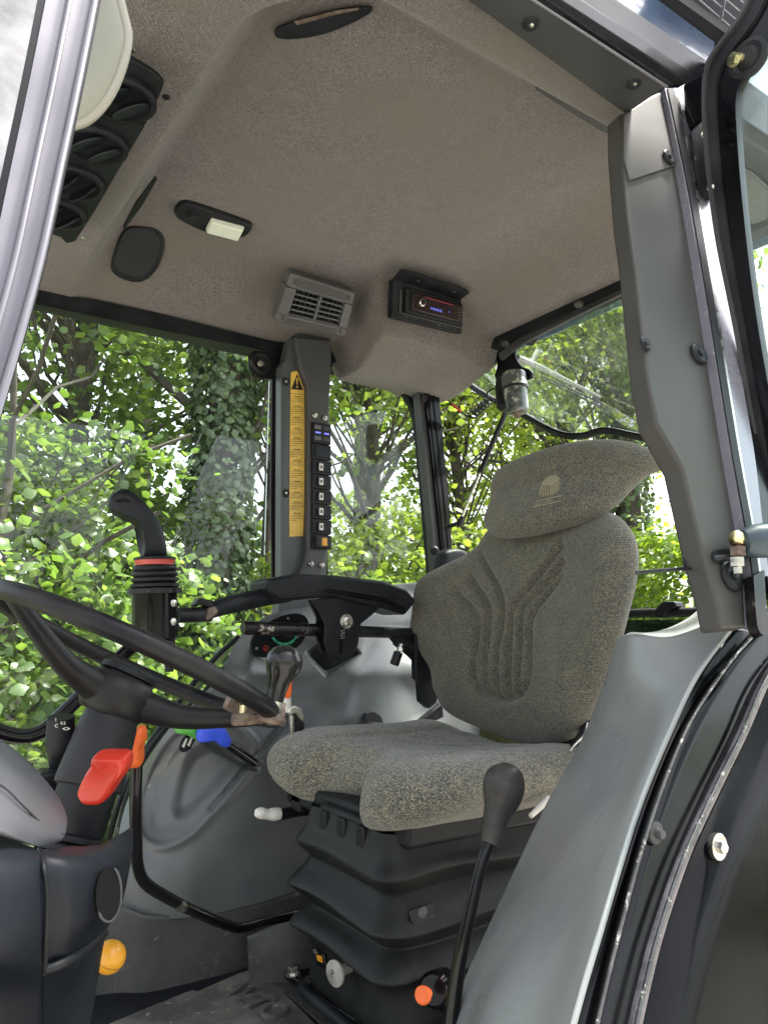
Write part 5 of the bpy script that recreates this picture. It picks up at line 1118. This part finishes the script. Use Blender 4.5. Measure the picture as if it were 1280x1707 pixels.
# radio
rd_=thing('car_radio','black car radio with blue digits and a silver knob in a bent metal bracket','radio',W(712,555,Y=1.46))
ra=[W(662,470,Y=1.43),W(768,501,Y=1.43),W(769,556,Y=1.45),W(660,530,Y=1.45)]
nr_=(ra[1]-ra[0]).cross(ra[3]-ra[0]).normalized(); nr_=nr_ if nr_.y<0 else -nr_
def rq(u,v,d=0): return ra[0].lerp(ra[1],u).lerp(ra[3].lerp(ra[2],u),v)+nr_*d
def rb(u0,u1,v0,v1,d,th,name,mat,bev=.001): return prism(name,[rq(u0,v0,d),rq(u1,v0,d),rq(u1,v1,d),rq(u0,v1,d)],nr_*th,mat,rd_,bevel=bev)
rb(-.06,1.0,-.05,1.0,-.02,.022,'bracket_plate',BLK,.002)
hood=[W(655,466,Y=1.428),W(767,500,Y=1.428),W(783,488,Y=1.375),W(778,484,Y=1.365),W(676,450,Y=1.365),W(668,450,Y=1.37)]
prism('bracket_hood',hood,(0,.002,.004),BLK,rd_,bevel=.001)
for x,y in ((697,465),(757,483)): lathe('rivet',W(x,y,Y=1.385)-V((0,0,.003)),(0,-.3,-1),[(0,.004),(.002,.003)],BLKM,rd_,sides=12)
rb(.10,.98,.10,.80,.002,.010,'radio_body',BLK,.003)
rb(.17,.95,.20,.70,.012,.006,'radio_face',M('radio face',(.02,.013,.013),.2,var=(6,.4)),.003)
rb(.05,.98,.82,.86,.002,.006,'silver_lip',STEEL if 0 else TRIM,.001); rb(.03,.055,.2,.84,.002,.004,'worn_edge',TRIM,.001); rb(.10,.92,.895,.91,.002,.0015,'worn_edge',CH,.0)
rb(.36,.80,.245,.27,.0182,.0006,'red_line',M('dull red line',(.25,.03,.04),.4),0)
rkn=lathe('radio_knob',rq(.305,.43,.018),nr_,[(0,.0105),(.006,.0105),(.008,.008)],STEEL,rd_,sides=30); lathe('knob_face',rq(.305,.43,.0255),nr_,[(0,.0078),(.0015,.007)],BLK,rkn,sides=24)
exr=(ra[1]-ra[0]).normalized(); eyr=(ra[0]-ra[3]).normalized()
text('lit_digits','FURNRGE',rq(.44,.56,.019),exr,eyr,.0085,BLUELEN,rd_,ext=.0003,squeeze=1.0)
text('lit_digits','4',rq(.72,.52,.019),exr,eyr,.006,BLUELEN,rd_,ext=.0003)
for k in range(4): rb(.88,.92,.30+.1*k,.34+.1*k,.018,.0008,'radio_button',TRIMD,.0004)
# grab handle recesses (top centre and right)
ch=thing('grab_recess','dark oval grab recess at the top of the ceiling','recess',HL(540,40))
P0=HL(540,45); n0=V((0,0,-1)); P0=V((P0.x,P0.y,2.615))
prism('recess_rim',[hp(x,y,.002) for x,y in cr([(458,54),(462,44),(500,30),(560,14),(605,8),(621,10),(610,22),(570,42),(530,55),(490,61),(466,60)],4,True)],n0*.004,BLK,ch,bevel=.001)
prism('recess_strip',[hp(x,y,.0075) for x,y in [(490,34),(560,16),(598,11),(596,15),(560,22),(496,40)]],n0*.001,RUST,ch,bevel=0)
sv=thing('sun_blind','folded grey sun blind tucked beside the roof rail at upper right','blind',W(960,170,Z=2.6))
P0=V((.9,.72,2.597)); n0=V((0,0,-1))
prism('blind_case',[hp(x,y,0) for x,y in [(888,118),(950,142),(1000,180),(1040,205),(1044,228),(1000,205),(940,168),(892,136)]],n0*.014,TRIMD,sv,bevel=.002)
for k in range(4): tube('blind_fold',[hp(925+k*3,150+k*4,.014),hp(980+k*3,185+k*3,.014),hp(1040,222-k*4,.014)],.0016,TRIM,sv,spline=False,sides=6)
prism('blind_end',[hp(x,y,.004) for x,y in [(888,118),(950,140),(940,150),(892,134)]],n0*.018,TRIMD,sv,bevel=.003)
# front vent panel
vp=thing('air_vent_panel','black panel with four round swivelling air vents in the front ceiling band','air vents',W(160,250,Z=2.48))
VZ=2.486
prism('vent_plate',[W(x,y,Z=VZ) for x,y in cr([(192,84),(215,88),(255,112),(270,126),(271,140),(240,205),(190,290),(126,396),(100,388),(60,376),(40,360),(100,200)],2,True)],(0,0,-.008),BLK,vp,bevel=.002)
ZB=VZ-.008
for i,(x,y) in enumerate(((203,160),(160,238),(124,300),(98,352))):
    c=W(x,y,Z=ZB); e1=W(x+46-i*4,y-4,Z=ZB); r=.047
    vr=lathe('vent_ring',c,(0,0,-1),[(0,r),(.007,r),(.010,r-.003),(.010,r-.007),(.003,r-.009)],BLKM if 0 else BLK,vp,sides=44,angle=50)
    lathe('vent_hollow',c-V((0,0,.0005)),(0,0,-1),[(0,r-.009),(.0012,r-.009)],INK,vr,sides=36)
    tl=[.5,.5,1.15,.95][i]
    for sgn in (-1,1):
        d=V((math.cos(.5),math.sin(.5)*.9,0)).normalized(); u=V((-d.y,d.x,0)); nn=(u*0+d*math.sin(tl)+V((0,0,-math.cos(tl)))).normalized(); vv=nn.cross(u)
        cc=c+d*(sgn*.017)+V((0,0,-.012))
        lathe('vent_flap',cc,nn,[(-.001,.0001),(-.001,.031),(.0015,.031),(.0022,.028)],NAVY,vr,sides=30,sq=.62,su=u)
mi=thing('round_mirror','pale beige round shell behind the front pillar at the top left','mirror',W(150,100,Y=.72))
O0=W(130,60,Y=.74)
nm_=(-FW*.8+V((.3,0,-.45))).normalized()
mo=[(212,40),(216,70),(208,110),(190,155),(165,190),(140,208),(112,213),(85,205),(70,160),(75,80),(110,0),(150,-45),(190,-30)]
msh=pillow('mirror_shell',[l2(x,y) for x,y in mo],O0,RT,UP,-FW,.014,MIRR,mi,p=5,rings=14,seg=20)
oo=cr([l2(x,y) for x,y in mo],6,True)
tube('mirror_rim',[O0+RT*a+UP*b-FW*.004 for a,b in oo],.0045,M('mirror rim',(.27,.26,.22),.35),msh,spline=False,closed=True,sides=12)
